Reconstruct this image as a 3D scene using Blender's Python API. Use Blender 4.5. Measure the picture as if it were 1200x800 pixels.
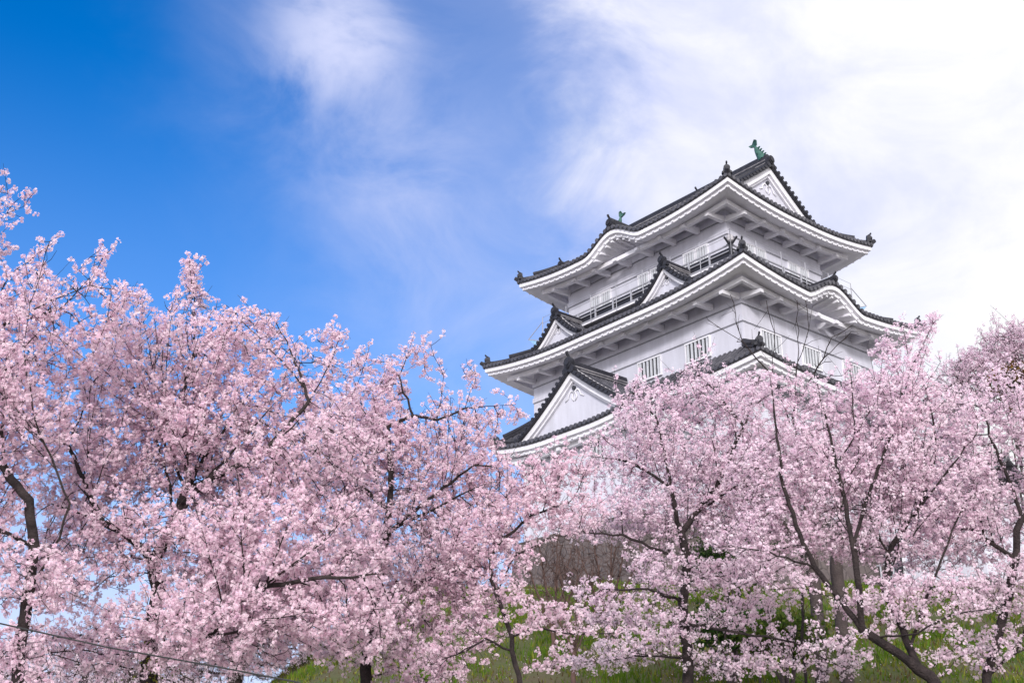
import bpy, math, random
import numpy as np
from mathutils import Vector

for o in list(bpy.data.objects):
    bpy.data.objects.remove(o)
random.seed(7)
RNG = np.random.default_rng(11)
S = bpy.context.scene
COL = S.collection
PI = math.pi

# ------------------------------------------------------------------ camera
PITCH, FPX, CAMZ = 0.393, 1400.0, 1.6
cam = bpy.data.cameras.new('camera')
cam.sensor_width = 36.0
cam.lens = 36.0 * FPX / 1200.0
cam.clip_start, cam.clip_end = 0.1, 6000.0
cam_o = bpy.data.objects.new('camera', cam)
cam_o.location = (0, 0, CAMZ)
cam_o.rotation_euler = (PI / 2 + PITCH, 0, 0)
COL.objects.link(cam_o)
S.camera = cam_o


def ray(px, py):
    a = (px - 600) / FPX
    b = -(py - 400) / FPX
    return np.array([a, math.cos(PITCH) - b * math.sin(PITCH), math.sin(PITCH) + b * math.cos(PITCH)])


def at(px, py, D):
    """world point seen at a pixel of the photograph, D metres ahead"""
    r = ray(px, py)
    return r * (D / r[1]) + np.array([0, 0, CAMZ])


# ------------------------------------------------------------------ light
SUN_EL = math.radians(18)
SUN_AZ = math.radians(185)          # compass from +Y towards +X: behind the camera, a little right
world = bpy.data.worlds.new('World')
S.world = world
world.use_nodes = True
nt = world.node_tree
nt.nodes.clear()


def N(tree, typ, **kw):
    n = tree.nodes.new(typ)
    for k, v in kw.items():
        if k.startswith('i_'):
            n.inputs[int(k[2:])].default_value = v
        else:
            setattr(n, k, v)
    return n


def math_node(tree, op, a, b=None, clamp=False):
    n = tree.nodes.new('ShaderNodeMath')
    n.operation = op
    n.use_clamp = clamp
    for i, v in enumerate((a, b)):
        if v is None:
            continue
        if isinstance(v, (int, float)):
            n.inputs[i].default_value = v
        else:
            tree.links.new(v, n.inputs[i])
    return n.outputs[0]


def smooth(tree, v, lo, hi, a=0.0, b=1.0):
    n = tree.nodes.new('ShaderNodeMapRange')
    n.interpolation_type = 'SMOOTHSTEP'
    tree.links.new(v, n.inputs['Value'])
    n.inputs['From Min'].default_value = lo
    n.inputs['From Max'].default_value = hi
    n.inputs['To Min'].default_value = a
    n.inputs['To Max'].default_value = b
    return n.outputs['Result']


SKY_STR = 0.125
CLOUD_V = 0.68 / SKY_STR
FILL_HALO = 1.5
sky = N(nt, 'ShaderNodeTexSky', sky_type='NISHITA')
sky.sun_disc = False
sky.sun_elevation = SUN_EL
sky.sun_rotation = SUN_AZ
sky.air_density = 1.0
sky.dust_density = 0.25
sky.ozone_density = 3.0
tc = N(nt, 'ShaderNodeTexCoord')
V = tc.outputs['Generated']


def wnoise(scale, detail, rough, dist, stretch=(1, 1, 1)):
    mp = N(nt, 'ShaderNodeMapping')
    mp.inputs['Scale'].default_value = stretch
    nt.links.new(V, mp.inputs['Vector'])
    n = N(nt, 'ShaderNodeTexNoise')
    nt.links.new(mp.outputs[0], n.inputs['Vector'])
    n.inputs['Scale'].default_value = scale
    n.inputs['Detail'].default_value = detail
    n.inputs['Roughness'].default_value = rough
    n.inputs['Distortion'].default_value = dist
    return n.outputs['Fac']


def dirdot(d):
    n = N(nt, 'ShaderNodeVectorMath', operation='DOT_PRODUCT')
    nt.links.new(V, n.inputs[0])
    d = np.array(d) / np.linalg.norm(d)
    n.inputs[1].default_value = tuple(float(x) for x in d)
    return n.outputs['Value']


n_big = wnoise(3.2, 9, 0.56, 0.35)
n_fine = wnoise(7.5, 10, 0.6, 0.5, (1, 1, 1.5))
bank_n = np.cross(ray(712, -20), ray(800, 330))
if bank_n @ ray(1100, 200) < 0:
    bank_n = -bank_n
bank = math_node(nt, 'ADD', dirdot(bank_n), math_node(nt, 'MULTIPLY', math_node(nt, 'SUBTRACT', n_big, 0.5), 0.34))
bank = math_node(nt, 'ADD', bank, math_node(nt, 'MULTIPLY', math_node(nt, 'SUBTRACT', n_fine, 0.5), 0.17))
bank_m = smooth(nt, bank, -0.085, 0.05)
veil_m = smooth(nt, bank, -0.42, 0.0, 0.0, 0.30)
sepz = N(nt, 'ShaderNodeSeparateXYZ')
nt.links.new(V, sepz.inputs[0])
low_m = smooth(nt, sepz.outputs['Z'], 0.12, 0.36, 0.80, 0.0)
mid_m = smooth(nt, sepz.outputs['Z'], 0.28, 0.58, 0.22, 0.0)


def wisp(px, py, r_in, r_out, nlo, nhi, amount, nz):
    d = math_node(nt, 'ARCCOSINE', dirdot(ray(px, py)))
    d = math_node(nt, 'ADD', d, math_node(nt, 'MULTIPLY', math_node(nt, 'SUBTRACT', n_big, 0.5), 0.12))
    m = smooth(nt, d, r_in, r_out, 1.0, 0.0)
    return math_node(nt, 'MULTIPLY', m, smooth(nt, nz, nlo, nhi, 0.0, amount))


w1 = wisp(395, 45, 0.0, 0.085, 0.25, 0.62, 0.85, n_fine)
w2 = wisp(470, 225, 0.0, 0.14, 0.3, 0.8, 0.42, n_fine)
w3 = wisp(545, 330, 0.0, 0.20, 0.3, 0.85, 0.30, n_fine)
w4 = wisp(400, 95, 0.0, 0.16, 0.3, 0.8, 0.35, n_fine)
tot = bank_m
for w in (veil_m, low_m, mid_m, w1, w2, w3, w4):
    # union of coverages: 1-(1-a)(1-b)
    tot = math_node(nt, 'SUBTRACT', 1.0, math_node(nt, 'MULTIPLY', math_node(nt, 'SUBTRACT', 1.0, tot), math_node(nt, 'SUBTRACT', 1.0, w)))
# grey-violet variation inside the bank
shade = smooth(nt, math_node(nt, 'ADD', n_fine, math_node(nt, 'MULTIPLY', bank, 1.6)), 0.38, 1.0)
ccol = N(nt, 'ShaderNodeMixRGB')
nt.links.new(shade, ccol.inputs[0])
ccol.inputs[1].default_value = (0.70 * CLOUD_V, 0.74 * CLOUD_V, 1.0 * CLOUD_V, 1)
ccol.inputs[2].default_value = (0.99 * CLOUD_V, 0.99 * CLOUD_V, 1.01 * CLOUD_V, 1)
hs = N(nt, 'ShaderNodeHueSaturation')
hs.inputs['Saturation'].default_value = 1.5
hs.inputs['Value'].default_value = 1.12
hs.inputs['Hue'].default_value = 0.512
nt.links.new(sky.outputs[0], hs.inputs['Color'])
mixc = N(nt, 'ShaderNodeMixRGB')
nt.links.new(tot, mixc.inputs[0])
nt.links.new(hs.outputs[0], mixc.inputs[1])
nt.links.new(ccol.outputs[0], mixc.inputs[2])
# fill glow added to the sky round the sun, behind the camera
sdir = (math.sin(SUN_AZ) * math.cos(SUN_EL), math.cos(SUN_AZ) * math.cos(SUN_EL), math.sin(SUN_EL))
fill_halo = smooth(nt, dirdot(sdir), -0.05, 0.95, 0.0, 1.0)
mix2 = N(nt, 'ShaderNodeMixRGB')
nt.links.new(fill_halo, mix2.inputs[0])
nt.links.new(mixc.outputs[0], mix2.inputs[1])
mix2.inputs[2].default_value = (FILL_HALO / SKY_STR, FILL_HALO * 0.985 / SKY_STR, FILL_HALO * 1.0 / SKY_STR, 1)
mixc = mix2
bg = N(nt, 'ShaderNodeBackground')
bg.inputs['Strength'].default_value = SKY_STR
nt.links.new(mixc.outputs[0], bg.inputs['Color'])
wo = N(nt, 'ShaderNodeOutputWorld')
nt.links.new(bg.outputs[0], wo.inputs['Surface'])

sun = bpy.data.lights.new('sun', 'SUN')
sun.energy = 2.0
sun.angle = math.radians(8)         # thin cloud in front of it
sun.color = (1.0, 0.972, 0.95)
sun_o = bpy.data.objects.new('sun', sun)
sd = Vector((math.sin(SUN_AZ) * math.cos(SUN_EL), math.cos(SUN_AZ) * math.cos(SUN_EL), math.sin(SUN_EL)))
sun_o.rotation_euler = sd.to_track_quat('Z', 'Y').to_euler()
sun_o.location = (5, -20, 60)
COL.objects.link(sun_o)

S.view_settings.view_transform = 'Standard'
S.view_settings.look = 'None'
S.view_settings.exposure = 0.62
S.view_settings.gamma = 1.0
S.view_settings.use_curve_mapping = False
S.cycles.use_denoising = True
S.cycles.max_bounces = 8
S.cycles.diffuse_bounces = 6
S.cycles.transmission_bounces = 6

# ------------------------------------------------------------------ materials


def mat(name, base=(0.5, 0.5, 0.5), rough=0.8, var=0.0, scale=3.0, bump=0.0, bscale=20.0, second=None, spec=0.3, attr=False, transl=0.0, metal=0.0, stretch=None):
    m = bpy.data.materials.new(name)
    m.use_nodes = True
    t = m.node_tree
    b = t.nodes['Principled BSDF']
    b.inputs['Roughness'].default_value = rough
    b.inputs['Specular IOR Level'].default_value = spec
    b.inputs['Metallic'].default_value = metal
    tcn = t.nodes.new('ShaderNodeTexCoord')
    colsock = None
    if attr:
        a = t.nodes.new('ShaderNodeVertexColor')
        a.layer_name = 'tint'
        colsock = a.outputs['Color']
        t.links.new(colsock, b.inputs['Base Color'])
    elif var or second:
        nz = t.nodes.new('ShaderNodeTexNoise')
        nz.inputs['Scale'].default_value = scale
        nz.inputs['Detail'].default_value = 8
        nz.inputs['Roughness'].default_value = 0.65
        if stretch:
            mp = t.nodes.new('ShaderNodeMapping')
            mp.inputs['Scale'].default_value = stretch
            t.links.new(tcn.outputs['Object'], mp.inputs['Vector'])
            t.links.new(mp.outputs[0], nz.inputs['Vector'])
        else:
            t.links.new(tcn.outputs['Object'], nz.inputs['Vector'])
        r = t.nodes.new('ShaderNodeValToRGB')
        r.color_ramp.elements[0].position = 0.32
        r.color_ramp.elements[1].position = 0.68
        c2 = second or tuple(c * (1 - var) for c in base)
        r.color_ramp.elements[0].color = (*c2, 1)
        r.color_ramp.elements[1].color = (*base, 1)
        t.links.new(nz.outputs['Fac'], r.inputs[0])
        colsock = r.outputs[0]
        t.links.new(colsock, b.inputs['Base Color'])
    else:
        b.inputs['Base Color'].default_value = (*base, 1)
    if bump:
        nz2 = t.nodes.new('ShaderNodeTexNoise')
        nz2.inputs['Scale'].default_value = bscale
        nz2.inputs['Detail'].default_value = 6
        t.links.new(tcn.outputs['Object'], nz2.inputs['Vector'])
        bp = t.nodes.new('ShaderNodeBump')
        bp.inputs['Strength'].default_value = bump
        bp.inputs['Distance'].default_value = 0.05
        t.links.new(nz2.outputs['Fac'], bp.inputs['Height'])
        t.links.new(bp.outputs[0], b.inputs['Normal'])
    if transl:
        out = t.nodes['Material Output']
        df = t.nodes.new('ShaderNodeBsdfDiffuse')
        tr = t.nodes.new('ShaderNodeBsdfTranslucent')
        mx = t.nodes.new('ShaderNodeMixShader')
        mx.inputs[0].default_value = transl
        for q in (df, tr):
            if colsock is not None:
                t.links.new(colsock, q.inputs['Color'])
            else:
                q.inputs['Color'].default_value = (*base, 1)
        t.links.new(df.outputs[0], mx.inputs[1])
        t.links.new(tr.outputs[0], mx.inputs[2])
        t.links.new(mx.outputs[0], out.inputs['Surface'])
    return m


M_PLASTER = mat('white plaster', (0.545, 0.54, 0.62), 0.75, second=(0.435, 0.43, 0.49), scale=1.3, stretch=(1.6, 1.6, 0.22), bump=0.15, bscale=9)
M_TRIM = mat('white trim', (0.72, 0.71, 0.765), 0.7, second=(0.60, 0.59, 0.63), scale=1.6)
M_BAND = mat('wall band line', (0.22, 0.22, 0.25), 0.8)
M_TILE = mat('roof tile', (0.10, 0.096, 0.112), 0.5, second=(0.02, 0.02, 0.028), scale=2.2, bump=0.4, bscale=12, spec=0.4)
M_TILE2 = mat('ridge tile', (0.032, 0.032, 0.042), 0.55, second=(0.010, 0.010, 0.015), scale=5.0, bump=0.4, bscale=12)
M_MORTAR = mat('lime mortar', (0.42, 0.40, 0.42), 0.85, second=(0.22, 0.21, 0.23), scale=3.0)
M_BRONZE = mat('green bronze', (0.045, 0.125, 0.10), 0.6, second=(0.018, 0.05, 0.045), scale=6.0, bump=0.5, bscale=15)
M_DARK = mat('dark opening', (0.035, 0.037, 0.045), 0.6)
M_SHUT = mat('window shutter', (0.55, 0.56, 0.60), 0.6, second=(0.45, 0.46, 0.5), scale=2.0)
M_RAIL = mat('railing paint', (0.32, 0.32, 0.36), 0.5)
M_RAILD = mat('dark railing and gaps', (0.016, 0.016, 0.022), 0.5)
M_NET = mat('blue net', (0.25, 0.42, 0.62), 0.7)
M_BARK = mat('cherry bark', (0.036, 0.026, 0.026), 0.9, second=(0.010, 0.007, 0.008), scale=7.0, bump=0.8, bscale=30)
M_BARKG = mat('grey bark', (0.075, 0.058, 0.056), 0.9, second=(0.045, 0.034, 0.034), scale=5.0, bump=0.8, bscale=30)
M_TWIG = mat('bare twig', (0.11, 0.065, 0.055), 0.9, second=(0.05, 0.03, 0.028), scale=5.0)
M_BLOS = mat('blossom', attr=True, transl=0.42)
M_LEAF = mat('leaf', attr=True, transl=0.3)
M_WIRE = mat('cable sheath', (0.02, 0.02, 0.022), 0.5)

# ------------------------------------------------------------------ mesh helpers


class MB:
    def __init__(self):
        self.v, self.f = [], []

    def add(self, verts, faces):
        n = len(self.v)
        self.v += [tuple(map(float, p)) for p in verts]
        self.f += [tuple(i + n for i in q) for q in faces]

    def box(self, c, s, fr=None):
        x, y, z = [k / 2 for k in s]
        pts = [(c[0] + i * x, c[1] + j * y, c[2] + k * z) for k in (-1, 1) for j in (-1, 1) for i in (-1, 1)]
        if fr:
            pts = [fr(p) for p in pts]
        self.add(pts, [(0, 2, 3, 1), (4, 5, 7, 6), (0, 1, 5, 4), (2, 6, 7, 3), (0, 4, 6, 2), (1, 3, 7, 5)])

    def hexa(self, p8):
        self.add(p8, [(0, 2, 3, 1), (4, 5, 7, 6), (0, 1, 5, 4), (2, 6, 7, 3), (0, 4, 6, 2), (1, 3, 7, 5)])

    def grid(self, rows):
        n, m = len(rows), len(rows[0])
        self.add([p for r in rows for p in r],
                 [(i * m + j, i * m + j + 1, (i + 1) * m + j + 1, (i + 1) * m + j) for i in range(n - 1) for j in range(m - 1)])

    def tube(self, pts, rad, n=6, cap=True):
        pts = [np.array(p, float) for p in pts]
        if not hasattr(rad, '__len__'):
            rad = [rad] * len(pts)
        rings = []
        up = None
        for i, p in enumerate(pts):
            d = pts[min(i + 1, len(pts) - 1)] - pts[max(i - 1, 0)]
            d /= np.linalg.norm(d) + 1e-12
            if up is None:
                up = np.array([0, 0, 1.0]) if abs(d[2]) < .9 else np.array([1.0, 0, 0])
            a = np.cross(d, up)
            a /= np.linalg.norm(a) + 1e-12
            up = np.cross(a, d)
            rings.append([p + rad[i] * (math.cos(2 * PI * k / n) * a + math.sin(2 * PI * k / n) * up) for k in range(n)])
        b = len(self.v)
        self.v += [tuple(map(float, q)) for r in rings for q in r]
        for i in range(len(rings) - 1):
            for k in range(n):
                self.f.append((b + i * n + k, b + i * n + (k + 1) % n, b + (i + 1) * n + (k + 1) % n, b + (i + 1) * n + k))
        if cap:
            self.f.append(tuple(b + k for k in range(n)))
            self.f.append(tuple(b + (len(rings) - 1) * n + k for k in range(n)))

    def sphere(self, c, r, n=8, m=6, sq=(1, 1, 1)):
        rows = []
        for i in range(m + 1):
            th = PI * i / m
            rows.append([(c[0] + sq[0] * r * math.sin(th) * math.cos(2 * PI * k / n), c[1] + sq[1] * r * math.sin(th) * math.sin(2 * PI * k / n),
                          c[2] + sq[2] * r * math.cos(th)) for k in range(n + 1)])
        self.grid(rows)

    def prism(self, poly, d0, d1, fr):
        """polygon given in (a,b) swept along the third axis; fr maps (a,b,d)->point"""
        n = len(poly)
        self.add([fr(a, b, d0) for a, b in poly] + [fr(a, b, d1) for a, b in poly],
                 [tuple(range(n)), tuple(range(2 * n - 1, n - 1, -1))] + [(i, (i + 1) % n, n + (i + 1) % n, n + i) for i in range(n)])

    def build(self, name, material, parent=None, smooth_shade=False, label=None):
        me = bpy.data.meshes.new(name)
        me.from_pydata(self.v, [], self.f)
        me.materials.append(material)
        if smooth_shade:
            me.polygons.foreach_set('use_smooth', [True] * len(me.polygons))
        me.update()
        o = bpy.data.objects.new(name, me)
        COL.objects.link(o)
        if parent:
            o.parent = parent
        if label:
            o['label'] = label
        return o


class Pieces:
    """several separate pieces of one kind, each built as an object of its own"""
    def __init__(self):
        self.l = []

    def new(self):
        self.l.append(MB())
        return self.l[-1]

    def build(self, name, material, parent):
        for m in self.l:
            m.build(name, material, parent)


def tag(o, label=None, cat=None, group=None, kind=None):
    if label:
        o['label'] = label
    if cat:
        o['category'] = cat
    if group:
        o['group'] = group
    if kind:
        o['kind'] = kind
    return o


def empty(name, loc, rz=0.0, parent=None):
    o = bpy.data.objects.new(name, None)
    o.empty_display_size = 0.3
    o.location = tuple(float(x) for x in loc)
    o.rotation_euler = (0, 0, rz)
    COL.objects.link(o)
    if parent:
        o.parent = parent
    return o


# ------------------------------------------------------------------ ground


def sstep(x, a, b):
    t = np.clip((x - a) / (b - a), 0, 1)
    return t * t * (3 - 2 * t)


def ground_z(x, y):
    x = np.asarray(x, float)
    y = np.asarray(y, float)
    side = 0.30 + 0.70 * sstep(x + 0.10 * (y - 40), -13.0, -3.0)
    rise = np.clip((y - 13.0) / 30.0, 0, 1)
    rise = 0.75 * rise + 0.25 * rise * rise * (3 - 2 * rise)
    z = 9.9 * rise * side
    z = z - 8.0 * sstep(y, 75, 190) * side
    z = z + 0.10 * np.sin(x * 0.9 + y * 0.4) * sstep(y, 8, 18) + 0.07 * np.sin(x * 2.1 - y * 1.3) * sstep(y, 8, 18)
    return z


def make_ground():
    xs = np.concatenate([[-3000, -1200, -500, -200, -110], np.arange(-70, 70.1, 0.9), [110, 200, 500, 1200, 3000]])
    ys = np.concatenate([[-3000, -1000, -300, -100, -40, -15], np.arange(-5, 80.1, 0.9), np.arange(85, 200, 8), [260, 500, 1200, 3000]])
    X, Yg = np.meshgrid(xs, ys)
    Z = ground_z(X, Yg)
    Z = Z * np.exp(-np.maximum(np.abs(X) - 70, 0) / 60)
    m = MB()
    m.grid([[(X[i, j], Yg[i, j], Z[i, j]) for j in range(len(xs))] for i in range(len(ys))])
    mt = mat('grassy soil', (0.055, 0.075, 0.018), 0.95, second=(0.075, 0.058, 0.034), scale=0.55, bump=0.8, bscale=6)
    t = mt.node_tree
    bs = t.nodes['Principled BSDF']
    old = bs.inputs['Base Color'].links[0].from_socket
    tcn = t.nodes.new('ShaderNodeTexCoord')
    sp = t.nodes.new('ShaderNodeSeparateXYZ')
    t.links.new(tcn.outputs['Object'], sp.inputs[0])
    nz = t.nodes.new('ShaderNodeTexNoise')
    nz.inputs['Scale'].default_value = 9.0
    nz.inputs['Detail'].default_value = 8
    t.links.new(tcn.outputs['Object'], nz.inputs['Vector'])
    gr = t.nodes.new('ShaderNodeValToRGB')
    gr.color_ramp.elements[0].color = (0.40, 0.37, 0.34, 1)
    gr.color_ramp.elements[1].color = (0.58, 0.54, 0.50, 1)
    t.links.new(nz.outputs['Fac'], gr.inputs[0])
    edge = math_node(t, 'ADD', sp.outputs['Y'], math_node(t, 'MULTIPLY', nz.outputs['Fac'], 1.5))
    f1 = smooth(t, edge, 12.0, 12.8, 1.0, 0.0)      # unseen gravel walk before the bank, added pale to bounce light under the eaves
    f2 = smooth(t, edge, 43.0, 44.0, 0.0, 1.0)      # hidden gravel court round the keep, likewise added pale for bounce light
    mx = t.nodes.new('ShaderNodeMixRGB')
    t.links.new(math_node(t, 'MAXIMUM', f1, f2), mx.inputs[0])
    t.links.new(old, mx.inputs[1])
    t.links.new(gr.outputs[0], mx.inputs[2])
    t.links.new(mx.outputs[0], bs.inputs['Base Color'])
    tag(m.build('ground', mt, None, True), kind='structure')


make_ground()

# ------------------------------------------------------------------ castle keep
PHI = 0.881
CX, CY, Z0 = 9.08, 55.0, 13.8
A1, B1 = 8.7, 6.0
keep = empty('castle_keep', (CX, CY, Z0), -PHI)
tag(keep, 'white plastered three-tiered castle keep with dark tiled roofs rising behind the blossom', 'castle')
base_frame = lambda p: (p[0], p[1], p[2] - Z0)


def frame(cx, cy, dx, dy):
    """local frame with its x axis along (dx,dy)"""
    return lambda p: (cx + p[0] * dx - p[1] * dy, cy + p[0] * dy + p[1] * dx, p[2] - Z0)


def kara_shape(x):
    x = abs(x)
    return 0.0 if x >= 1 else (0.5 + 0.5 * math.cos(PI * x)) ** 0.9


def side_pos(a, b, side, s, d):
    return [(s, -(b - d)), (a - d, s), (s, b - d), (-(a - d), s)][side]


def ornament(m, p, dirv, r, fr, tall=True):
    """ridge-end tile: round face plate on a stepped foot with a small finial; dirv is the way it faces (frame xy)"""
    dx, dy = dirv
    def L(a, b, c):      # a along facing, b across, c up
        return fr((p[0] + a * dx - b * dy, p[1] + a * dy + b * dx, p[2] + c))
    n = 12
    disc = [(r * math.cos(2 * PI * k / n), r * math.sin(2 * PI * k / n) + 0.95 * r) for k in range(n)]
    m.prism(disc, -0.10, 0.12, lambda a, b, d: L(d, a, b))
    disc2 = [(0.6 * r * math.cos(2 * PI * k / n), 0.6 * r * math.sin(2 * PI * k / n) + 0.95 * r) for k in range(n)]
    m.prism(disc2, 0.12, 0.17, lambda a, b, d: L(d, a, b))
    foot = [(-1.45 * r, -0.75 * r), (1.45 * r, -0.75 * r), (1.55 * r, -0.3 * r), (1.0 * r, 0.15 * r), (0.8 * r, 0.5 * r), (-0.8 * r, 0.5 * r), (-1.0 * r, 0.15 * r), (-1.55 * r, -0.3 * r)]
    m.prism(foot, -0.14, 0.08, lambda a, b, d: L(d, a, b))
    if tall:
        m.tube([L(-0.05, 0, 1.8 * r), L(0.03, 0, 2.2 * r), L(0.12, 0, 2.55 * r)], [0.3 * r, 0.24 * r, 0.3 * r], 6)
        m.sphere(L(0.13, 0, 2.75 * r), 0.32 * r, 6, 4)


def eave_band(a, b, sides, fr, zf, Ts, parent, beams=True, rafter_gap=0.40, fas=0.205, bracket_sides=(0, 1)):
    """white layered fascia, soffit, rafters, purlin and brackets; zf(side,s,d) is the tile surface"""
    wm, tm = MB(), MB()
    for sd_ in sides:
        L = a if sd_ in (0, 2) else b
        ns = 90
        def prof(col):
            s = col
            z0 = zf(sd_, s, 0)
            zi = zf(sd_, s * (L - Ts) / L if abs(s) > L - Ts else s, 0)
            cd = L - abs(s)
            pts = [(0.05, z0 - 0.115), (0.05, z0 - 0.115 - fas), (0.20, z0 - 0.125 - fas), (0.20, z0 - 0.29 - fas), (0.24, z0 - 0.295 - fas), (0.30, z0 - 0.29 - fas)]
            return pts, z0
        rows = []
        for i in range(ns + 1):
            u = -1 + 2 * i / ns
            pts, z0 = prof(u * L)
            row = []
            for d, z in pts:
                x, y = side_pos(a, b, sd_, u * (L - d), d)
                row.append(fr((x, y, z)))
            nd = 5
            for k in range(1, nd + 1):
                d = 0.30 + (Ts + 0.10 - 0.30) * k / nd
                # bump and corner lift flatten towards the wall
                zz = zf(sd_, u * L, 0)
                zmid = zf(sd_, 0.0, 0, flat=True)
                fl = (d - 0.30) / (Ts - 0.30 + 0.1)
                z = (zz * (1 - 0.75 * fl) + zmid * 0.75 * fl) - 0.29 - fas + 0.30 * (d - 0.3)
                x, y = side_pos(a, b, sd_, u * (L - d), d)
                row.append(fr((x, y, z)))
            rows.append(row)
        wm.grid(rows)
        # dark tile lip under the tile edge
        rows = []
        for i in range(ns + 1):
            u = -1 + 2 * i / ns
            z0 = zf(sd_, u * L, 0)
            row = []
            for d, z in ((0.0, z0 + 0.01), (-0.03, z0 - 0.02), (-0.03, z0 - 0.10), (0.055, z0 - 0.11)):
                x, y = side_pos(a, b, sd_, u * (L - d), d)
                row.append(fr((x, y, z)))
            rows.append(row)
        tm.grid(rows)
        # rafters with exposed ends
        nr = int(2 * (L - 0.25) / rafter_gap)
        for i in range(nr + 1):
            s = -(L - 0.25) + 2 * (L - 0.25) * i / nr
            zz = zf(sd_, s, 0)
            if L - abs(s) < 0.25:
                continue
            q = []
            for d in (0.145, 0.215):
                for dz in (-0.185 - fas, -0.262 - fas):
                    for ds in (-0.048, 0.048):
                        x, y = side_pos(a, b, sd_, s + ds, d)
                        q.append(fr((x, y, zz + dz)))
            wm.hexa(q)
            if zz - zf(sd_, s, 0, nokara=True) > 0.05:      # ribs under the curved gable
                zm_ = zf(sd_, 0.0, 0, flat=True)
                prev = None
                for d in (0.26, 0.6, 1.0, Ts * 0.75):
                    fl = max(0, (d - 0.30)) / (Ts - 0.30 + 0.1)
                    zr = (zz * (1 - 0.75 * fl) + zm_ * 0.75 * fl) - 0.29 - fas + 0.30 * (d - 0.3)
                    q = []
                    for dz in (0.02, -0.10):
                        for ds in (-0.07, 0.07):
                            x, y = side_pos(a, b, sd_, s + ds, d)
                            q.append(fr((x, y, zr + dz)))
                    if prev:
                        wm.hexa(prev + q)
                    prev = q
        # purlin under the rafters and brackets that carry it
        if beams:
            dm = 0.30 + 0.44 * (Ts - 0.30)
            zb = zf(sd_, 0, 0, flat=True) - 0.29 - fas + 0.30 * (dm - 0.3) - 0.09
            Lb = L - dm
            q = []
            segs = 14
            prev = None
            for i in range(segs + 1):
                s = -Lb + 2 * Lb * i / segs
                cl = zf(sd_, (1 if s > 0 else -1) * abs(s) * L / Lb, 0, nokara=True) - zf(sd_, 0, 0, flat=True)
                q = []
                for dz in (0.06, -0.15):
                    for dd in (-0.10, 0.10):
                        x, y = side_pos(a, b, sd_, s * (L - dm - dd) / Lb, dm + dd)
                        q.append(fr((x, y, zb + dz + 0.45 * cl)))
                if prev:
                    wm.hexa(prev + q)
                prev = q
            if sd_ in bracket_sides:
                Lw = L - Ts
                nb = max(3, int(round(2 * Lw / 1.45)))
                for i in range(nb + 1):
                    s = -Lw + 0.12 + (2 * Lw - 0.24) * i / nb
                    bm = MB()
                    q0, q1 = [], []
                    for (d, top, bot, q) in ((dm - 0.26, -0.02, -0.17, q0), (Ts + 0.02, 0.16, -0.14, q1)):
                        for dz in (top, bot):
                            for ds in (-0.10, 0.10):
                                x, y = side_pos(a, b, sd_, s + ds, d)
                                q.append(fr((x, y, zb - 0.015 + dz)))
                    bm.hexa(q0 + q1)
                    bm.build('bracket', M_TRIM, parent)
    wm.build('eave', M_TRIM, parent)
    return tm


def skirt_tiles(a, b, Tx, Ty, sides, fr, zf, rib=0.285):
    m = MB()
    for sd_ in sides:
        L, T, To = (a, Ty, Tx) if sd_ in (0, 2) else (b, Tx, Ty)
        rows = []
        ns, nd = 120, 8
        for k in range(nd + 1):
            t = k / nd
            rows.append([fr((*side_pos(a, b, sd_, (-1 + 2 * i / ns) * (L - t * To), t * T), zf(sd_, (-1 + 2 * i / ns) * (L - t * To), t * T))) for i in range(ns + 1)])
        m.grid(rows)
        nr = int(2 * L / rib)
        for i in range(nr + 1):
            s = -L + 0.08 + (2 * L - 0.16) * i / nr
            tm_ = min(1.0, (L - abs(s)) / To)
            pts = []
            for k in range(7):
                d = -0.05 + (tm_ * T + 0.05) * k / 6
                x, y = side_pos(a, b, sd_, s, d)
                pts.append(fr((x, y, zf(sd_, s, max(d, 0)) + 0.02)))
            m.tube(pts, 0.085, 6)
            # round end tile
            x, y = side_pos(a, b, sd_, s, -0.06)
            x2, y2 = side_pos(a, b, sd_, s, 0.03)
            z = zf(sd_, s, 0) - 0.005
            m.tube([fr((x, y, z)), fr((x2, y2, z))], 0.105, 8)
    return m


def hip_ridges(a, b, Tx, Ty, corners, fr, zf, m_ridge, m_orn, step=True):
    for (ix, iy) in corners:
        def P(t, dz):
            x, y = ix * (a - t * Tx), iy * (b - t * Ty)
            return (x, y, zf(0 if iy < 0 else 2, x, t * Ty) + dz)
        n = math.hypot(Tx, Ty)
        dv = (ix * Tx / n, iy * Ty / n)
        pts = [fr(P(t, 0.10)) for t in np.linspace(0.02, 1.0, 9)]
        mr = m_ridge.new()
        mo = m_orn.new()
        mr.tube(pts, [0.13] * 9, 6)
        pts = [fr(P(t, 0.27)) for t in np.linspace(0.30, 1.0, 7)]
        mr.tube(pts, [0.15] * 7, 6)
        # upturned tip
        p = P(0.0, 0.05)
        mo.tube([fr((p[0] - dv[0] * 0.3, p[1] - dv[1] * 0.3, p[2] + 0.06)), fr((p[0], p[1], p[2] + 0.06)), fr((p[0] + dv[0] * 0.16, p[1] + dv[1] * 0.16, p[2] + 0.16))], [0.13, 0.13, 0.10], 6)
        p = P(0.05, 0.20)
        ornament(mo, p, dv, 0.15, fr)
        if step:
            ornament(m_orn.new(), P(0.30, 0.32), dv, 0.17, fr)


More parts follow.
